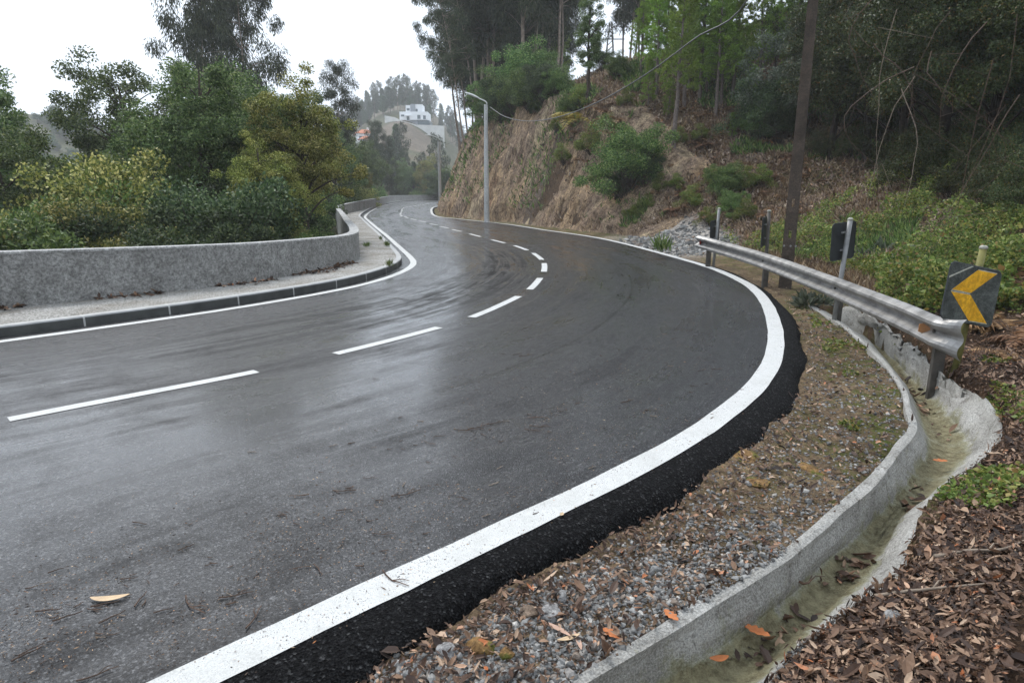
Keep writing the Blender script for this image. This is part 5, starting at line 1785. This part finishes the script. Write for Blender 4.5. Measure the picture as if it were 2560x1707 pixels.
# gravel
def stones(A, r, rng):
    n = len(A)
    ph = (1 + 5 ** .5) / 2
    ico = unit(np.array([[-1, ph, 0], [1, ph, 0], [-1, -ph, 0], [1, -ph, 0], [0, -1, ph], [0, 1, ph], [0, -1, -ph], [0, 1, -ph], [ph, 0, -1], [ph, 0, 1], [-ph, 0, -1], [-ph, 0, 1]], float))
    F = np.array([[0, 11, 5], [0, 5, 1], [0, 1, 7], [0, 7, 10], [0, 10, 11], [1, 5, 9], [5, 11, 4], [11, 10, 2], [10, 7, 6], [7, 1, 8], [3, 9, 4], [3, 4, 2], [3, 2, 6], [3, 6, 8], [3, 8, 9], [4, 9, 5], [2, 4, 11], [6, 2, 10], [8, 6, 7], [9, 8, 1]])
    V = ico[None] * rng.uniform(0.65, 1.25, (n, 12, 1)) * rng.uniform(0.6, 1.3, (n, 1, 3)) * r[:, None, None]
    a = rng.uniform(0, 6.28, n); c, s = np.cos(a)[:, None], np.sin(a)[:, None]
    V = np.stack([V[..., 0] * c - V[..., 1] * s, V[..., 0] * s + V[..., 1] * c, V[..., 2] * 0.8], -1) + A[:, None]
    return V.reshape(-1, 3), (F[None] + np.arange(n)[:, None, None] * 12).reshape(-1, 3)


A, rng = scatter(13000, (700, 2380, 1.6, 10.0), lambda x, y, q, r: q['right'] & (q['dR'] > 0.32) & (q['dd'] < 0.03) & ~q['ind'] & (r.uniform(size=len(x)) < 0.3 + 0.9 * sstep(3.4, 2.2, y) * sstep(0.34, 0.5, q['dR'])), 111)
r = np.clip(rng.lognormal(-4.98, 0.42, len(A)), 0.0025, 0.02); A[:, 2] += r * 0.35
A2, _ = scatter(2600, (1500, 1860, 13.5, 26), lambda x, y, q, r: q['right'] & (np.exp(-(((x - 4.9) / 1.7) ** 2 + ((y - 19.6) / 3.2) ** 2)) > 0.3 + 0.4 * r.uniform(size=len(x))), 112)
r2 = np.clip(rng.lognormal(-3.3, 0.55, len(A2)), 0.012, 0.13)
stuff('gravel', 'loose grey gravel and stone chippings along the verge', [stones(A, r, rng), stones(A2, r2, rng)], 'stone')

# brambles and low green cover behind the rail
A, rng = scatter(150000, (1700, 3100, 7.0, 18.0), lambda x, y, q, r: q['right'] & (q['dd'] > 0.35) & (q['dd'] < 8) & (fbm(x * 0.9, y * 0.9, oct=3, seed=7) + sstep(1500, 2050, 1280 + x / y * 1600) - 0.35 * sstep(3.5, 6, q['dd']) > 0.38) & (fbm(x * 2.5, y * 2.5, oct=2, seed=17) > -0.5), 121)
hgt = np.clip(0.35 + 0.5 * fbm(A[:, 0] * 1.1, A[:, 1] * 1.1, oct=3, seed=12), 0.05, 1.0)
A[:, 2] += hgt * rng.uniform(0.15, 1, len(A)) ** 0.6 * sstep(0.0, 1.2, np.hypot(A[:, 0] - 4.2, A[:, 1] - 9.0) * 0 + 1.2)
N = unit(rnd_dir(rng, len(A)) * 0.7 + [-.1, -0.45, 0.8]); D = unit(np.cross(N, rnd_dir(rng, len(A))))
L = rng.lognormal(-3.25, 0.35, len(A))
V, F = blades(A, D, L, L * 0.7, rng)
stuff('undergrowth', 'green bramble cover on the slope behind the rail', [(V, F)], 'leaf_bramble')

# small green plants on the bank and verge
A, rng = scatter(5200, (1500, 2700, 2.2, 9.0), lambda x, y, q, r: q['right'] & (q['dR'] > 0.5) & ~q['ind'] & (fbm(x * 1.6, y * 1.6, oct=3, seed=14) > 0.28), 131)
A[:, 2] += rng.uniform(0.005, 0.05, len(A))
N = unit(rnd_dir(rng, len(A)) * 0.5 + [0, 0, 1]); D = unit(np.cross(N, rnd_dir(rng, len(A))))
L = rng.uniform(0.012, 0.035, len(A)) * (1 + 0.08 * A[:, 1])
V, F = blades(A, D, L, L * 0.7, rng)
stuff('ground_cover', 'tiny green plants spreading over verge and bank', [(V, F)], 'leaf_bramble')

# dry stalks over slopes and cutting
def ok_dry(x, y, q, r):
    w = q['w']
    p = np.where(w > 0.3, 0.04 * sstep(0.0, 0.6, q['dd']) + 0.5 * sstep(1.9, 2.7, q['dd']) + 0.3 * (q['dd'] < 0.35), 0.7) * (0.4 + 0.9 * (fbm(x * 0.7, y * 0.7, oct=3, seed=15) > 0))
    return (np.exp(-(((x - 4.9) / 1.7) ** 2 + ((y - 19.6) / 3.2) ** 2)) < 0.35) & q['right'] & (q['dd'] > 0.05) & (q['dd'] < 24) & (y > 9) & (r.uniform(size=len(x)) < p)


A, rng = scatter(60000, (1080, 2300, 9, 60), ok_dry, 141)
A[:, 2] = terrain(A[:, :2]) - 0.02
D = unit(rnd_dir(rng, len(A)) * 0.65 + [0, -0.15, 0.75])
L = rng.uniform(0.08, 0.30, len(A)) * (0.75 + A[:, 1] / 60)
V, F = blades(A, D, L, 0.006 + 0.0011 * A[:, 1] * rng.uniform(0.6, 1.6, len(A)), rng, 0.4)
stuff('dry_grass', 'dead brown grass and stalks over the slope and cutting', [(V, F)], 'dry')
A, rng = scatter(60000, (1080, 2300, 10, 60), lambda x, y, q, r: q['right'] & (q['dd'] > 0.3) & (q['dd'] < 20) & (fbm(x * 0.45, y * 0.45, oct=3, seed=16) > 0.25) & (r.uniform(size=len(x)) < np.where((q['w'] > 0.3) & (q['dd'] < 2.3), 0.25, 1)), 142)
A[:, 2] = terrain(A[:, :2])
D = unit(rnd_dir(rng, len(A)) * 0.6 + [0, -0.1, 0.7])
V, F = blades(A, D, rng.uniform(0.10, 0.34, len(A)) * (0.7 + A[:, 1] / 60), 0.012 + 0.0016 * A[:, 1], rng)
stuff('slope_grass', 'patchy green grass and heath on the hillside', [(V, F)], 'leaf_shrub')
# rough scrub over the valley side below the wall
A, rng = scatter(26000, (-250, 1110, 12, 140), lambda x, y, q, r: (~q['right']) & (q['dW'] < -1.0), 143)
D = unit(rnd_dir(rng, len(A)) * 0.7 + [0, 0, 0.6])
V, F = blades(A, D, rng.uniform(0.2, 0.5, len(A)) * (0.6 + A[:, 1] / 40), 0.05 + 0.003 * A[:, 1], rng)
stuff('scrub', 'rough green scrub on the valley side below the wall', [(V, F)], 'leaf_shrub')


# ------------------------------------------------------------------ things lying about
def twigs():
    rng = np.random.default_rng(151)
    protos = []
    for i in range(7):
        m = MB()
        n = 5
        l = [0.06, 0.09, 0.13, 0.10, 0.05, 0.16, 0.07][i]
        P = np.zeros((n, 3)); P[:, 0] = np.linspace(-l / 2, l / 2, n); P[:, 1] = np.cumsum(rng.normal(size=n)) * l * 0.05; P[:, 2] = 0.004 + np.abs(rng.normal(size=n)) * 0.002
        m.tube(P, np.linspace(0.0042, 0.002, n) * (0.8 + 0.5 * (i % 3 == 0)), 5)
        if i in (2, 5, 3):
            m.tube([P[2], P[2] + [l * .2, l * .16, .004], P[2] + [l * .35, l * .2, .002]], [0.0025, 0.002, 0.0012], 4)
        me = m.build('twig', MT['twig' if i != 3 else 'twig_pale'])
        protos.append(me)
    used = set()
    spots = [(120, 1532, 1), (262, 1516, 1), (300, 1540, 3), (590, 1492, 2), (505, 1505, 5), (700, 1293, 5), (860, 1230, 2), (925, 1197, 2), (1010, 1230, 5), (960, 1330, 5), (1215, 1290, 3), (1190, 1065, 5), (1240, 1060, 2), (1165, 1072, 5), (1330, 1078, 2), (1350, 1064, 5), (1345, 1050, 5), (1080, 1107, 5), (1405, 1030, 1), (1250, 1170, 3), (1010, 1212, 3), (750, 1420, 2), (70, 1640, 1), (245, 1690, 2), (640, 1545, 2), (1290, 885, 5), (1310, 888, 5), (1255, 886, 2), (1750, 925, 5), (1790, 922, 5), (1130, 1240, 1), (1000, 1440, 5), (230, 1530, 1), (410, 1530, 1), (1570, 1005, 2), (1800, 755, 2), (1480, 1170, 3)]
    pts = [(*gp(x, y)[:2], k) for x, y, k in spots]
    while len(pts) < 200:
        t = rng.uniform()
        px_ = np.interp(t, [0, .3, .6, .8, 1], [60, 700, 1250, 1600, 1850]) + rng.normal() * 150
        py = np.interp(t, [0, .3, .6, .8, 1], [1600, 1350, 1090, 930, 800]) + rng.normal() * 75
        if py < 620: continue
        q = gp(px_, py)
        dR, _ = dist_poly(q[None, :2], Rd)
        if dR[0] > 0.2: continue
        pts.append((q[0], q[1], int(rng.choice([0, 4, 6, 0, 4, 1, 3]))))
    for x, y, k in pts:
        if k in used:
            o = protos[k].copy(); COL.objects.link(o)
        else:
            o = protos[k]; used.add(k)
        o.location = (x, y, 0.003)
        o.rotation_euler = (0, 0, rng.uniform(-0.6, 0.9) if rng.uniform() < 0.7 else rng.uniform(0, 6.28))
        s = rng.uniform(0.6, 1.1) * (1.0 if k in (1, 2, 5) else 0.6)
        o.scale = (s, s, s)
        tag(o, 'bleached pale twig lying on the wet asphalt' if k == 3 else 'short dark broken twig lying on the wet asphalt', 'twig', 'pale twigs on the road' if k == 3 else 'dark twigs on the road')


twigs()


def single_leaf(name, p, L, W, ang, mat, label, curl=0.3, bend=0.0, lobes=0, tip=0.0):
    """One leaf lying at p: a blade with a curved midrib, optional lobes."""
    n = 22
    t = np.linspace(0, 1, n)
    a = (t - .5) * bend
    mx = np.cumsum(np.cos(a)) / n * L; my = np.cumsum(np.sin(a)) / n * L
    w = W / 2 * np.sin(np.clip(t, 0, 1) * math.pi) ** 0.75
    if lobes:
        w = w * (0.55 + 0.45 * np.abs(np.sin(t * lobes * math.pi)))
    nx, ny = -np.sin(a), np.cos(a)
    z = 0.004 + curl * L * 0.25 * (t - .45) ** 2 * 2 + tip * t
    V = []
    for s, zz in ((-1, 0.18), (-.5, 0.05), (0, 0), (.5, 0.05), (1, 0.18)):
        V.append(np.stack([mx - L / 2 + nx * w * s, my + ny * w * s, z + zz * w * 1.6], 1))
    V = np.stack(V, 1).reshape(-1, 3)
    o = mk(name, V, [grid_faces(n, 5)], MT[mat], None, True)
    sd = o.modifiers.new('thickness', 'SOLIDIFY'); sd.thickness = 0.0008
    o.location = p; o.rotation_euler = (0, 0, ang)
    tag(o, label, 'leaf')
    return o


MT['leaf_tan'] = flat_mat('tan_dead_leaf', (0.50, 0.36, 0.22), 0.6, 0.3, var=0.15, scale=20)
MT['leaf_pink'] = flat_mat('pinkish_dead_leaf', (0.42, 0.27, 0.20), 0.6, 0.3, var=0.2, scale=20)
MT['leaf_orange'] = flat_mat('orange_dead_leaf', (0.42, 0.14, 0.045), 0.6, 0.3, var=0.25, scale=20)
pz = lambda x, y, z=0.0: gp(x, y, z)
single_leaf('fallen_leaf', pz(276, 1492, 0.004), 0.165, 0.034, 0.10, 'leaf_tan', 'long tan curved leaf lying on the wet road', 0.3, 0.9)
def gz(x, y):
    q = gp(x, y, -0.05); q[2] = tz(q[0], q[1]) + 0.012; return q
single_leaf('fallen_leaf', gz(1388, 1583), 0.15, 0.022, -0.7, 'leaf_pink', 'long pinkish narrow leaf on the grey gravel', 0.5, -0.7)
single_leaf('fallen_leaf', gz(1420, 1602), 0.10, 0.022, 0.35, 'leaf_tan', 'narrow tan leaf crossing the pinkish one on gravel', 0.4, 0.4)
single_leaf('fallen_leaf', gz(1443, 1612), 0.11, 0.018, 1.75, 'leaf_pink', 'narrow upright pale leaf beside the pinkish one', 0.6, 0.4)
single_leaf('fallen_leaf', gz(1677, 1543), 0.085, 0.045, -1.1, 'leaf_orange', 'orange lobed oak leaf at the drain lip', 0.4, 0.2, 4)
single_leaf('fallen_leaf', gz(1526, 1586), 0.09, 0.045, -0.8, 'leaf_orange', 'reddish lobed oak leaf among grey gravel', 0.4, -0.2, 4)
single_leaf('fallen_leaf', gp(1890, 1578, -0.225), 0.12, 0.06, -0.75, 'leaf_orange', 'big orange oak leaf on the drain floor', 0.4, 0.15, 4)
single_leaf('fallen_leaf', gp(1796, 1648, -0.225), 0.085, 0.035, 0.1, 'leaf_orange', 'curled orange leaf low on the drain floor', 0.9, 0.2)
single_leaf('fallen_leaf', gp(2349, 1153, -0.215), 0.10, 0.055, -0.2, 'leaf_orange', 'orange leaf at the narrow end of the leaf pile', 0.4, 0.15, 3)
single_leaf('fallen_leaf', pz(1404, 1287, 0.008), 0.035, 0.02, 1.2, 'leaf_tan', 'small tan curled leaf on the white edge line', 0.8, 0.3)
single_leaf('fallen_leaf', gz(2230, 1577), 0.075, 0.04, -0.1, 'leaf_tan', 'pale rounded leaf on the leaf covered bank', 0.4, 0.1)


def rock(p, s, mat, label, seed, sq=0.7):
    rng = np.random.default_rng(seed)
    n = 260
    i = np.arange(n) + .5
    ph = np.arccos(1 - 2 * i / n); th = math.pi * (1 + 5 ** .5) * i
    U = np.stack([np.cos(th) * np.sin(ph), np.sin(th) * np.sin(ph), np.cos(ph)], 1)
    import bmesh
    bm = bmesh.new()
    planes = rnd_dir(rng, 11); d = rng.uniform(0.62, 0.95, 11)
    k = np.min(np.where(U @ planes.T > 0.05, d / np.maximum(U @ planes.T, 0.05), 9), axis=1)
    V = U * np.minimum(k, 1.1)[:, None] * (1 + 0.05 * vnoise(U[:, 0] * 6, U[:, 1] * 6, U[:, 2] * 6, seed))[:, None]
    V = V * np.array(s)
    for v in V: bm.verts.new(v)
    bmesh.ops.convex_hull(bm, input=bm.verts)
    me = bpy.data.meshes.new('stone'); bm.to_mesh(me); bm.free()
    me.materials.append(mat)
    o = bpy.data.objects.new('stone', me); COL.objects.link(o)
    o.location = p; o.rotation_euler = (0.1, 0.05, seed)
    tag(o, label, 'stone', 'stones lying on the verge')


MT['st_ochre'] = concrete('ochre_stone', (0.16, 0.085, 0.03), (0.30, 0.18, 0.07), scale=14, moss=((0.10, 0.10, 0.02), 9))
MT['st_grey'] = concrete('grey_stone', (0.19, 0.185, 0.18), (0.36, 0.35, 0.34), scale=14)
MT['st_brown'] = concrete('brown_stone', (0.13, 0.09, 0.065), (0.24, 0.18, 0.13), scale=14)
rock(gz(1199, 1622), (0.050, 0.058, 0.035), MT['st_ochre'], 'ochre mossy stone lying by the edge of the asphalt', 1)
rock(gz(1120, 1627), (0.048, 0.040, 0.026), MT['st_grey'], 'pale flat stone left of the ochre one', 2)
rock(gz(1323, 1541), (0.042, 0.042, 0.024), MT['st_brown'], 'brown stone left in a pair on gravel', 3)
rock(gz(1373, 1536), (0.046, 0.044, 0.022), MT['st_grey'], 'speckled grey slab right in a pair on gravel', 4)
rock(gz(1405, 1488), (0.034, 0.028, 0.022), MT['st_grey'], 'small grey stone above the pair on gravel', 5)
rock(gz(1265, 1640), (0.03, 0.026, 0.018), MT['st_ochre'], 'small ochre stone right of the larger ochre one', 6)
rock(gz(2225, 1577), (0.05, 0.035, 0.025), MT['st_grey'], 'grey stone half buried in the leafy bank', 7)
rock(gz(1560, 1428), (0.03, 0.025, 0.014), MT['st_brown'], 'brownish slab on the verge below the black edge', 8)
for i, (x, y) in enumerate([(1870, 1140), (2020, 1160), (1890, 1200)]):
    q = gz(x, y)
    rock(q + np.array([0, 0, -0.012]), (0.13 - 0.02 * i, 0.085, 0.022), MT['st_ochre'], ['flat mossy slab set in the verge beside the bend', 'flat mossy slab on the verge nearest the drain lip', 'flat mossy slab on the verge nearest the gravel'][i], 20 + i)

# sticks on the bank
def stick(pts, r, mat, label):
    P = catmull(np.array(pts), 0.03)
    P[:, :2] += np.cumsum(np.random.default_rng(len(P)).normal(size=(len(P), 2)) * 0.0012, 0)
    m = MB(); m.tube(P - P[0], np.linspace(r, r * 0.4, len(P)), 6)
    k = len(P) // 2
    m.tube([P[k] - P[0], P[k] - P[0] + [0.05, 0.04, 0.01], P[k] - P[0] + [0.10, 0.05, 0.0]], [r * .5, r * .4, r * .2], 5)
    o = m.build('fallen_stick', MT[mat], None, True)
    o.location = P[0]; tag(o, label, 'stick')


up3 = lambda x, y: gz(x, y) + np.array([0, 0, 0.02])
stick([up3(2185, 1505), up3(2260, 1515), up3(2360, 1525), up3(2465, 1530)], 0.008, 'twig_pale', 'long bleached stick reaching over the drain edge')
stick([up3(2330, 1425), up3(2420, 1428), up3(2490, 1440), up3(2558, 1420)], 0.009, 'twig_pale', 'grey forked stick on the bank above the long bleached one')
stick([up3(2300, 1442), up3(2390, 1443), up3(2440, 1441)], 0.006, 'twig', 'short straight stick under the grey forked one')
stick([up3(2090, 1610), up3(2200, 1612), up3(2330, 1606)], 0.006, 'twig', 'dark stick on the litter near the bottom edge')
stick([gp(1992, 1450, -.2), gp(2015, 1460, -.2), gp(2030, 1438, -.2)], 0.007, 'twig', 'curved dark stick on the drain floor')
stick([up3(2240, 785), up3(2300, 778), up3(2340, 790)], 0.03, 'twig_pale', 'pale fallen branch behind the rail end')

# weeds in the pavement
def weed(px_, py, s, label, seed):
    rng = np.random.default_rng(seed)
    p = gp(px_, py, 0.12)
    n = 70
    P = rng.normal(size=(n, 3)) * [0.05, 0.05, 0] ; P[:, 2] = np.abs(rng.normal(size=n)) * 0.05
    D = unit(rnd_dir(rng, n) * 0.5 + [0, 0, 0.9])
    V, F = blades(P * s, D, rng.uniform(0.08, 0.24, n) * s, 0.018 * s, rng)
    o = mk('weed_tuft', V, [F], MT['grass']); o.location = p
    tag(o, label, 'weed', 'weeds growing through the footway')


weed(973, 668, 0.75, 'green weed by the tip of the kerb bend', 1)
weed(918, 619, 0.7, 'small weed in the middle of the footway', 2)
weed(968, 617, 0.8, 'pale grassy weed against the kerb', 3)
weed(952, 600, 0.6, 'thin weed at the kerb beyond the grassy one', 4)
weed(1655, 632, 2.0, 'grass tuft beside the white line near the stony debris', 5)

# fleshy grey-green plants below the pole
for i, (px_, py, s) in enumerate([(2020, 740, 1.0), (2060, 735, 0.8), (1928, 715, 0.6), (2200, 670, 1.2), (2240, 690, 1.1), (2150, 668, 1.0), (2290, 690, 1.2)]):
    rng = np.random.default_rng(200 + i)
    q = gp(px_, py, 0.1); q[2] = tz(q[0], q[1])
    n = 60
    u = rnd_dir(rng, n); u[:, 2] = np.abs(u[:, 2])
    P = u * 0.1 * s * rng.uniform(0.3, 1.5, n)[:, None]
    D = unit(u + [0, 0, 0.3])
    V, F4, F3 = broad(P, D, unit(np.cross(D, rnd_dir(rng, n))), 0.16 * s * rng.uniform(0.6, 1.2, n), 0.06 * s, rng)
    o = mk('leafy_plant', V, [F4, F3], MT['leaf_olive']); o.location = q
    tag(o, 'fleshy grey green plant growing behind the guard rail', 'plant', 'grey green plants behind the rail')


# ------------------------------------------------------------------ across the valley
def white_house():
    Y = 228.0
    c = up(1036, 310, Y); zb = c[2]
    root = empty('white_house', (c[0], Y, zb))
    k = Y / 1600.0 / 2195 * 350 * 1600 / 1600      # metres per pixel of the enlarged view
    u = 350 / 2195.0 * Y / 1600 * 1.0
    X = lambda p: (p - 835) * u                     # local x from enlarged-view column
    Z = lambda p: (770 - p) * u
    def blk(name, x0, x1, z0, z1, d0, d1, mat, lab=None):
        m = MB(); m.box(((X(x0) + X(x1)) / 2, (d0 + d1) / 2, (Z(z0) + Z(z1)) / 2), (X(x1) - X(x0), d1 - d0, Z(z1) - Z(z0)))
        o = m.build(name, MT[mat], root)
        if lab: o['label'] = lab
        return o
    lo = blk('wall', 618, 1035, 715, 598, 0, 9, 'white_render', 'long white lower storey')
    ba = blk('wall', 740, 880, 790, 716, 0.6, 9, 'grey_clad', 'grey basement wall')
    ga = blk('garage', 880, 1060, 800, 722, 0.3, 9, 'glass')
    tw = blk('wall', 708, 778, 597, 503, 0.8, 7, 'white_render', 'white upper block')
    cl = blk('wall', 778, 850, 597, 490, 0.5, 7, 'grey_clad', 'grey clad stair tower')
    up_ = blk('wall', 850, 955, 597, 490, 1.0, 7, 'white_render', 'white upper storey on the right')
    for x0, x1, z0, z1, par, d in ((640, 688, 672, 640, lo, -0.04), (882, 928, 706, 645, lo, -0.04), (968, 1008, 712, 652, lo, -0.04), (722, 766, 585, 548, tw, 0.76), (852, 884, 602, 555, up_, 0.96), (724, 764, 724, 664, lo, -0.05)):
        m = MB(); m.box(((X(x0) + X(x1)) / 2, d + 0.05, (Z(z0) + Z(z1)) / 2), (X(x1) - X(x0), 0.12, Z(z1) - Z(z0)))
        o = m.build('window' if x0 != 724 else 'door', MT['glass'], par)
        f = MB()
        f.box(((X(x0) + X(x1)) / 2, d - 0.02, Z(z0) + 0.05), (X(x1) - X(x0) + 0.2, 0.12, 0.1))
        f.build('sill', MT['white_render'], o)
    m = MB(); m.box(((X(700) + X(780)) / 2, -0.5, Z(658)), (X(780) - X(700), 1.2, 0.15)); m.build('porch_roof', MT['white_render'], lo)
    m = MB(); m.tube([(X(784), 3, Z(503)), (X(784), 3, Z(478))], 0.25, 8); m.build('chimney', MT['white_render'], tw)
    tag(root, 'white modern cubic house on the misty hillside', 'house')
    # pale retaining wall below it
    w = empty('retaining_wall', (c[0], Y - 3, zb))
    m = MB()
    top = [(420, 668), (560, 690), (690, 745), (880, 795), (1060, 800), (1290, 812)]; bot = [(420, 720), (560, 745), (690, 830), (880, 900), (1060, 950), (1290, 1010)]
    V = []
    for (x, a), (_, b_) in zip(top, bot):
        for dy in (0, 0.5):
            V.append((X(x), dy, Z(a))); V.append((X(x), dy, Z(b_) - 3.0))
    F = []
    for i in range(len(top) - 1):
        a = i * 4; b_ = a + 4
        F += [[a, a + 1, b_ + 1, b_], [a + 2, b_ + 2, b_ + 3, a + 3], [a, b_, b_ + 2, a + 2]]
    m.add(V, F); m.build('wall_face', MT['pale_wall'], w)
    tag(w, 'pale stepped block wall holding the ground below the white house', 'wall')


white_house()


def tiled_house(px_, py, Y, w, d, h, label, rz=0.3):
    c = up(px_, py, Y)
    root = empty('tiled_house', c, rz)
    m = MB(); m.box((0, 0, -h / 2 - 1), (w, d, h + 2)); wl = m.build('wall', MT['white_render'], root)
    r = MB(); e = 0.5
    V = [(-w / 2 - e, -d / 2 - e, 0.01), (w / 2 + e, -d / 2 - e, 0.01), (w / 2 + e, d / 2 + e, 0.01), (-w / 2 - e, d / 2 + e, 0.01), (-w / 6, 0, h * 0.42), (w / 6, 0, h * 0.42)]
    r.add(V, [[0, 1, 5, 4], [2, 3, 4, 5], [3, 2, 1, 0]]); r.add(np.array(V), [[1, 2, 5], [3, 0, 4]])
    rf = r.build('roof', MT['tile'], root)
    ch = MB(); ch.box((w * .2, d * .1, h * .4), (0.6, 0.6, 1.2)); ch.build('chimney', MT['white_render'], rf)
    for xx in (-w * .25, w * .22):
        f = MB(); f.box((xx, -d / 2 - 0.02, -h * .45), (1.1, 0.12, 1.3)); o = f.build('window', MT['glass'], wl)
    tag(root, label, 'house', 'tiled houses across the valley')


tiled_house(1054, 391, 190, 5.0, 5, 3.0, 'small pale house with terracotta roof above the far wall')
tiled_house(912, 336, 190, 5.0, 5, 3.0, 'orange roofed house half hidden behind the far eucalyptus')
tiled_house(916, 350, 180, 3.6, 4, 2.4, 'lower orange roofed outbuilding beside the half hidden house')
tiled_house(975, 436, 150, 8, 6, 4, 'large pale house glimpsed through the trees behind the far wall')
tiled_house(112, 304, 243, 7.5, 6, 3.5, 'pale house low on the skyline of the left hill')
tiled_house(30, 520, 95, 12, 9, 5.5, 'pale house glimpsed low between the leftmost oaks')

def thin_mast(px_, y0, y1, Y, label, name, lean=0.0, r=0.16):
    a = up(px_, y0, Y); b = up(px_ - lean, y1, Y)
    root = empty(name, a)
    m = MB(); m.tube([(0, 0, -4), b - a], [r, r * .6], 6); m.build('shaft', MT['post_dark'], root)
    m = MB(); q = b - a; m.box((q[0], q[1], q[2] - 0.6), (2.2, .15, .15)); m.build('crossarm', MT['post_dark'], root)
    tag(root, label, 'pole')


thin_mast(244, 306, 240, 246, 'thin leaning pole on the skyline of the left hill', 'wooden_pole', 9)
thin_mast(970, 288, 258, 250, 'thin pale pole on the hillside left of the white house', 'wooden_pole')
# lattice mast on the right skyline
def lattice():
    a = up(1524, 150, 78); b = up(1526, 56, 78)
    root = empty('lattice_mast', a)
    H = b[2] - a[2]
    m = MB()
    w = lambda z: 0.45 * (1 - 0.75 * z / H)
    zs = np.linspace(-1, H, 9)
    for sx in (-1, 1):
        for sy in (-1, 1):
            m.tube([(sx * w(z), sy * w(z), z) for z in zs], 0.05, 4)
    for i in range(8):
        for sy in (-1, 1):
            m.tube([(-w(zs[i]), sy * w(zs[i]), zs[i]), (w(zs[i + 1]), sy * w(zs[i + 1]), zs[i + 1])], 0.03, 4)
    m.build('tower', MT['post_dark'], root)
    m = MB(); m.box((0, 0, H * .55), (3.2, .1, .1)); m.build('crossarm', MT['post_dark'], root)
    tag(root, 'small lattice power mast on the skyline between the trees', 'mast')


lattice()

farP = pine_proto(301, 11, 2.3, 0.2, 'pine_tree', needles=7, nl=0.7, W=0.14, mat='far_leaf')
farO = oak_proto(302, 6, 2.6, ('bark', 'far_leaf'), 34, 60, 0.5, 0.34, 0.55, 'oak_tree', 0.9)
farE = euc_proto(303, 16, (0.4, 0), 0.3, 2.4, 30, 50, 'eucalyptus_tree', 0.8, 0.22, 0.2, 1.2)
rng = np.random.default_rng(404)
for i in range(110):                                   # wood on the hill behind the white house
    az = R_(rng.uniform(-17.5, -4.0)); rr = rng.uniform(246, 330)
    x, y = rr * math.sin(az), rr * math.cos(az)
    put([farP, farP, farE][i % 3], x, y, rng.uniform(0.5, 0.85), rng.uniform(0, 6.28), ['hazy pine in the wood behind the white house', 'hazy pine in the wood behind the white house', 'hazy broadleaf in the wood behind the white house'][i % 3], 'tree', ['hazy pines behind the white house', 'hazy pines behind the white house', 'hazy broadleaves behind the white house'][i % 3])
for i in range(90):                                   # trees below the white house
    az = R_(rng.uniform(-13, -4.5)); rr = rng.uniform(128, 205)
    if rr > 165 - 12 * (math.degrees(az) > -9.3): continue
    x, y = rr * math.sin(az), rr * math.cos(az)
    put([farO, farE, farP][i % 3], x, y, rng.uniform(0.4, 0.75), rng.uniform(0, 6.28), 'misty tree on the valley side below the white house', 'tree', 'misty trees below the white house')
for i in range(240):                                  # left hill
    az = R_(rng.uniform(-43, -22)); rr = 118 + 136 * rng.uniform() ** 0.85
    x, y = rr * math.sin(az), rr * math.cos(az)
    put(farO, x, y, rng.uniform(0.5, 0.95), rng.uniform(0, 6.28), 'hazy tree on the misty hill at the left', 'tree', 'hazy trees on the left hill', sink=0.4)
for i in range(26):                                   # valley bottom between
    az = R_(rng.uniform(-42, -14)); rr = rng.uniform(112, 150)
    x, y = rr * math.sin(az), rr * math.cos(az)
    put([farO, farE][i % 2], x, y, rng.uniform(0.7, 1.1), rng.uniform(0, 6.28), 'misty tree in the valley beyond the roadside oaks', 'tree', 'misty trees in the valley', sink=0.4)

# ------------------------------------------------------------------ misty air
hz = MB(); hz.box((0, 0, 26), (1560, 1560, 100))
M = Mat('misty_air')
pv = M.node('ShaderNodeVolumePrincipled')
pv.inputs['Color'].default_value = (0.96, 0.98, 1.0, 1)
pv.inputs['Density'].default_value = 0.0009
pv.inputs['Anisotropy'].default_value = 0.0
for l in list(M.out.inputs['Surface'].links): M.t.links.remove(l)
M.link(pv.outputs[0], M.out.inputs['Volume'])
h = hz.build('haze', M.m)
tag(h, 'pale mist filling the valley', None, None, 'stuff')

# prototypes that were never stood anywhere would float: drop them
for o in list(bpy.data.objects):
    if o.parent is None and o.location.z < -400:
        for c in list(o.children):
            bpy.data.objects.remove(c)
        bpy.data.objects.remove(o)
